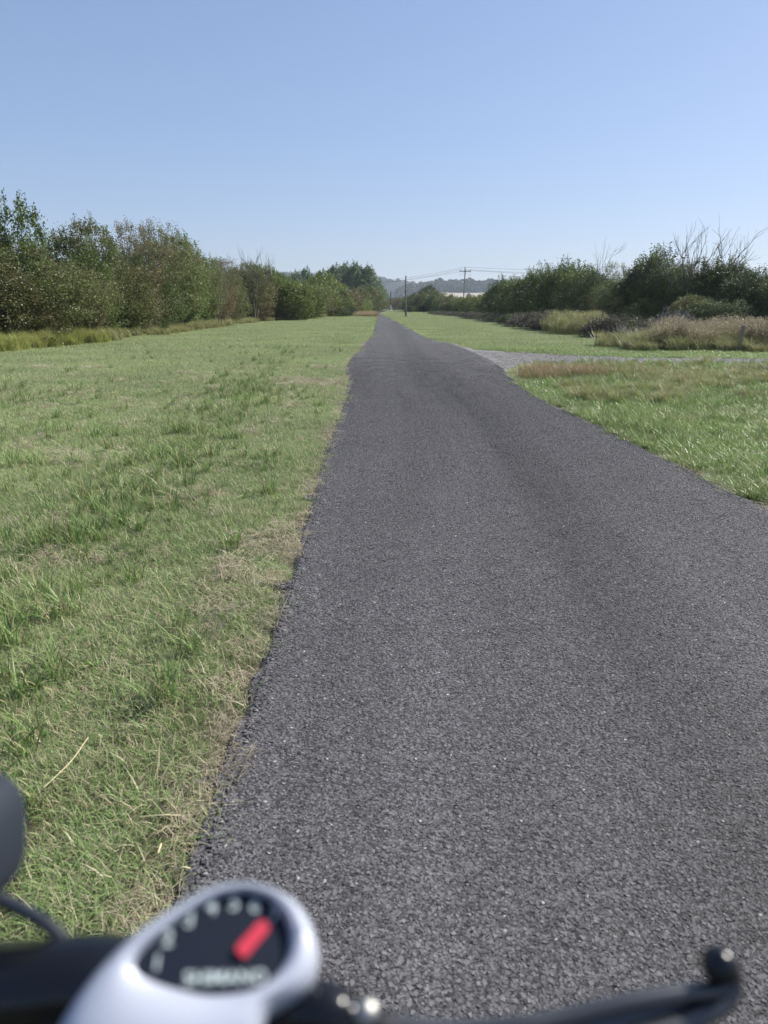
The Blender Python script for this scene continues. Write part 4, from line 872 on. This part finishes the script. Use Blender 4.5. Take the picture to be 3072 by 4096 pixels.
F += [(0, 2, 3, 1), (12, 13, 15, 14)]; mb.add(V, F); o = mb.build('needle', M['red'], bike, smooth=False); o.location = (0, 0, 0); o.parent = gi
def text(s, u, v, hpx, name, rz=0.0, squeeze=1.0):
    cd = bpy.data.curves.new(name, 'FONT'); cd.body = s; cd.size = 1.0; cd.extrude = .01; cd.align_x = 'CENTER'; cd.align_y = 'CENTER'; cd.offset = .012
    to = bpy.data.objects.new('tmp_text', cd); col.objects.link(to); bpy.context.view_layer.update()
    me = bpy.data.meshes.new_from_object(to.evaluated_get(bpy.context.evaluated_depsgraph_get())); bpy.data.objects.remove(to)
    sc = hpx / 0.72 * D0 / FPX; p = onp(u, v, -.0026); rot = Matrix((ex, ey, nrm)).transposed().to_4x4() @ Matrix.Rotation(rz, 4, 'Z')
    me.transform(Matrix.Translation(p - Vector(bike.location)) @ rot @ Matrix.Diagonal((sc * squeeze, sc, sc, 1))); me.materials.clear(); me.materials.append(M['print'])
    o = obj(name, me); o.parent = gi; o.matrix_parent_inverse = Matrix.Identity(4); return o
for s_, u, v in (('1', 628, 3853), ('2', 672, 3756), ('3', 758, 3680), ('4', 848, 3630), ('5', 938, 3614), ('6', 1020, 3621), ('7', 1100, 3658)): text(s_, u, v, 56, 'numeral', 0)
text('SHIMANO', 903, 3912, 46, 'lettering', R(1), 1.12)
# the indicator and its children were built in bicycle space: give the children the same frame
gi_off = Vector(gi.location)
for c in gi.children:
    if c.name.startswith(('dial_face', 'needle')): c.location = (0, 0, 0)
    else: c.location = -gi_off
# bar: fat middle tapering to the grip
bar = [Q(-1300, 3890, .33), Q(-500, 3950, .30), Q(0, 3968, .285), Q(400, 3920, .285), Q(900, 4040, .295), Q(1500, 4260, .30), Q(2300, 4420, .31)]
mb = MB(); mb.tube(curve_pts(bar[:5], 8), .0162, 24); mb.build('handlebar', M['black'], bike)
mb = MB(); mb.tube(curve_pts(bar[3:], 8), .0125, 20); mb.build('bar_end', M['black'], bike)
mb = MB(); mb.tube(curve_pts([Q(1500, 4330, .30), Q(2100, 4440, .305), Q(2900, 4560, .31)], 8), .0165, 20); mb.build('grip', M['rubber'], bike)
lb_ = [2 * Vector((BX, bar[0].y, bar[0].z)) - Vector((p.x, 2 * bar[0].y - p.y, 2 * bar[0].z - p.z)) for p in bar[1:]]
mirror = [Vector((2 * BX - p.x, p.y, p.z)) for p in bar]
mb = MB(); mb.tube(curve_pts([mirror[0], mirror[1], mirror[3], mirror[5]], 8), .0135, 16); mb.build('handlebar', M['black'], bike)
mb = MB(); mb.tube(curve_pts([mirror[5], mirror[6], mirror[6] + Vector((-.06, -.02, -.005))], 6), .0165, 16); mb.build('grip', M['rubber'], bike)
# brake clamp, lever, bolt
cl = MB(); cl.tube(curve_pts([Q(1085, 4030, .272), Q(1180, 4030, .27), Q(1300, 4040, .268), Q(1400, 4085, .268), Q(1560, 4120, .270)], 6), [.0055] * 2 + [.0085] * 4 + [.0095] * 10 + [.0085] * 6 + [.006] * 3, 16)
cl.tube([Q(1100, 4100, .285), Q(1330, 4130, .285)], .0165, 20); cl.build('brake_clamp', M['black'], bike)
mb = MB(); mb.ball(Q(1466, 4049, .257), .0048, 18, 10, (1, 1, .7), Matrix((ex, ey, nrm)).transposed()); mb.build('clamp_bolt', M['silver'], bike)
up_p = curve_pts([Q(1450, 4095, .272), Q(1650, 4112, .274), Q(1874, 4118, .277), Q(2100, 4098, .28), Q(2249, 4072, .283), Q(2499, 4012, .288), Q(2749, 3972, .293), Q(2880, 3955, .296), Q(2925, 3905, .297), Q(2885, 3862, .297)], 7)
nU = len(up_p); ur = np.interp(np.linspace(0, 1, nU), [0, .2, .5, .8, .9, 1], [.0045, .0036, .0035, .0040, .0052, .006])
lo_p = curve_pts([Q(1500, 4150, .272), Q(1900, 4225, .274), Q(2300, 4200, .278), Q(2600, 4135, .284), Q(2800, 4068, .290), Q(2905, 4000, .294), Q(2935, 3930, .296)], 7)
lev = MB(); lev.tube(up_p, list(ur), 16); lev.tube(lo_p, [.0042] * len(lo_p), 16)
web = []
m_ = 24
for i in range(m_):
    f = i / (m_ - 1) * .86; pa = up_p[int(f * (nU - 1) * .9)]; pb = lo_p[int(f * (len(lo_p) - 1))]; web += [pa - CF * -.002, pb - CF * -.002, pb + CF * .005, pa + CF * .005]
F = []
for i in range(m_ - 1): q = i * 4; F += [(q, q + 4, q + 5, q + 1), (q + 2, q + 6, q + 7, q + 3), (q, q + 3, q + 7, q + 4), (q + 1, q + 5, q + 6, q + 2)]
lev.add(web, F); lv = lev.build('brake_lever', M['lever'], bike)
mb = MB(); mb.ball(Q(2880, 3862, .295), .0075, 20, 12); o = mb.build('lever_ball', M['black'], bike); o.location = (0, 0, 0); o.parent = lv
# lamp at the left picture edge, with its cable
Rl = Matrix((CX, CF, CU)).transposed(); sq = lambda c: math.copysign(abs(c) ** .72, c)
cy_, cz_ = Q(-225, 3430, .30), .0205; rings = []
for (dy, rr) in ((-.022, .004), (-.022, .0185), (-.019, .0205), (.0, .0215), (.020, .0225), (.026, .022), (.028, .019)):
    rings.append([cy_ + Rl @ Vector((rr * sq(math.cos(w)), dy, rr * 1.24 * sq(math.sin(w)))) for w in np.linspace(0, 2 * math.pi, 28, endpoint=False)])
ll = loft(rings, 'headlamp', M['lamp'], bike, capend=True)
o = loft([[cy_ + Rl @ Vector((rr * sq(math.cos(w)), dy, rr * 1.24 * sq(math.sin(w)))) for w in np.linspace(0, 2 * math.pi, 28, endpoint=False)] for dy, rr in ((.0275, .0186), (.0300, .016), (.0315, .009), (.0320, .002))], 'lens', M['silver'], bike, capend=True); o.location = (0, 0, 0); o.parent = ll
mb = MB(); mb.tube(curve_pts([Q(-130, 3560, .30), Q(0, 3600, .298), Q(130, 3660, .295), Q(230, 3735, .292), Q(320, 3860, .29)], 6), .0028, 10); mb.build('lamp_cable', M['lamp'], bike)
mb = MB(); mb.tube([Q(-120, 3560, .305), Q(-150, 3900, .305)], .006, 10); mb.build('lamp_bracket', M['black'], bike)
# stem, frame, wheels below (outside the picture)
st = Vector((BX, bar[0].y, bar[0].z)); hb = Vector((BX, .235, .80)); fa = Vector((BX, .56, .35)); ra = Vector((BX, -.52, .35)); bb = Vector((BX, -.09, .30)); sp = Vector((BX, -.30, .80))
mb = MB(); mb.tube([st + Vector((0, .01, .0)), st + Vector((0, .012, -.04)), Vector((BX, .10, .97))], .0145, 16); mb.tube([st + Vector((-.03, 0, 0)), st + Vector((.03, 0, 0))], .020, 16); mb.build('stem', M['black'], bike)
mb = MB(); mb.tube([Vector((BX, .10, .99)), Vector((BX, .165, .80))], .02, 14); mb.tube([Vector((BX, .13, .90)), bb], .019, 12); mb.tube([Vector((BX, .155, .83)), bb + Vector((0, .0, .06))], .017, 12)
mb.tube([bb, sp], .016, 12)
for s_ in (-1, 1): mb.tube([bb, ra + Vector((s_ * .06, 0, 0))], .009, 8); mb.tube([sp - (sp - bb) * .15, ra + Vector((s_ * .06, 0, 0))], .008, 8)
mb.build('frame', M['frame'], bike)
mb = MB()
for s_ in (-1, 1): mb.tube(curve_pts([Vector((BX + s_ * .045, .175, .77)), Vector((BX + s_ * .05, .30, .55)), fa + Vector((s_ * .05, 0, 0))], 5), .011, 10)
mb.box(Vector((BX, .17, .785)), (.12, .05, .04)); mb.build('fork', M['frame'], bike)
mb = MB(); mb.box(sp + Vector((0, -.06, .17)), (.14, .24, .05)); mb.tube([sp - Vector((0, 0, .05)), sp + Vector((0, -.04, .16))], .0135, 10); mb.build('saddle', M['rubber'], bike, bevel=.02)
for c_ in (fa, ra):
    n = 48; cp = [c_ + Vector((0, math.cos(w) * .335, math.sin(w) * .335)) for w in np.linspace(0, 2 * math.pi, n + 1)]
    mb = MB(); mb.tube(cp, .0195, 10, cap=False); wl = mb.build('wheel', M['rubber'], bike)
    mb = MB(); mb.tube([c_ + (p - c_) * .94 for p in cp], .010, 8, cap=False); o = mb.build('rim', M['silver'], bike); o.location = (0, 0, 0); o.parent = wl
    mb = MB(); mb.tube([c_ - Vector((.05, 0, 0)), c_ + Vector((.05, 0, 0))], .02, 12)
    for k in range(28):
        w = k * 2 * math.pi / 28; mb.tube([c_ + Vector((.03 * (-1) ** k, 0, 0)), c_ + Vector((0, math.cos(w) * .315, math.sin(w) * .315))], .001, 3, cap=False)
    o = mb.build('spokes', M['silver'], bike); o.location = (0, 0, 0); o.parent = wl

# ------------------------------------------------------------------ haze
mb = MB(); mb.box((0, 1100, 39), (4900, 2800, 81)); hzm = NT('haze_air')
pv = hzm.n('ShaderNodeVolumePrincipled', None, Color=(.78, .88, 1.0), Density=.00022, Anisotropy=.2); hzm.t.links.new(pv.outputs[0], hzm.out.inputs['Volume'])
tag(mb.build('haze', hzm.m, smooth=False), kind='stuff')
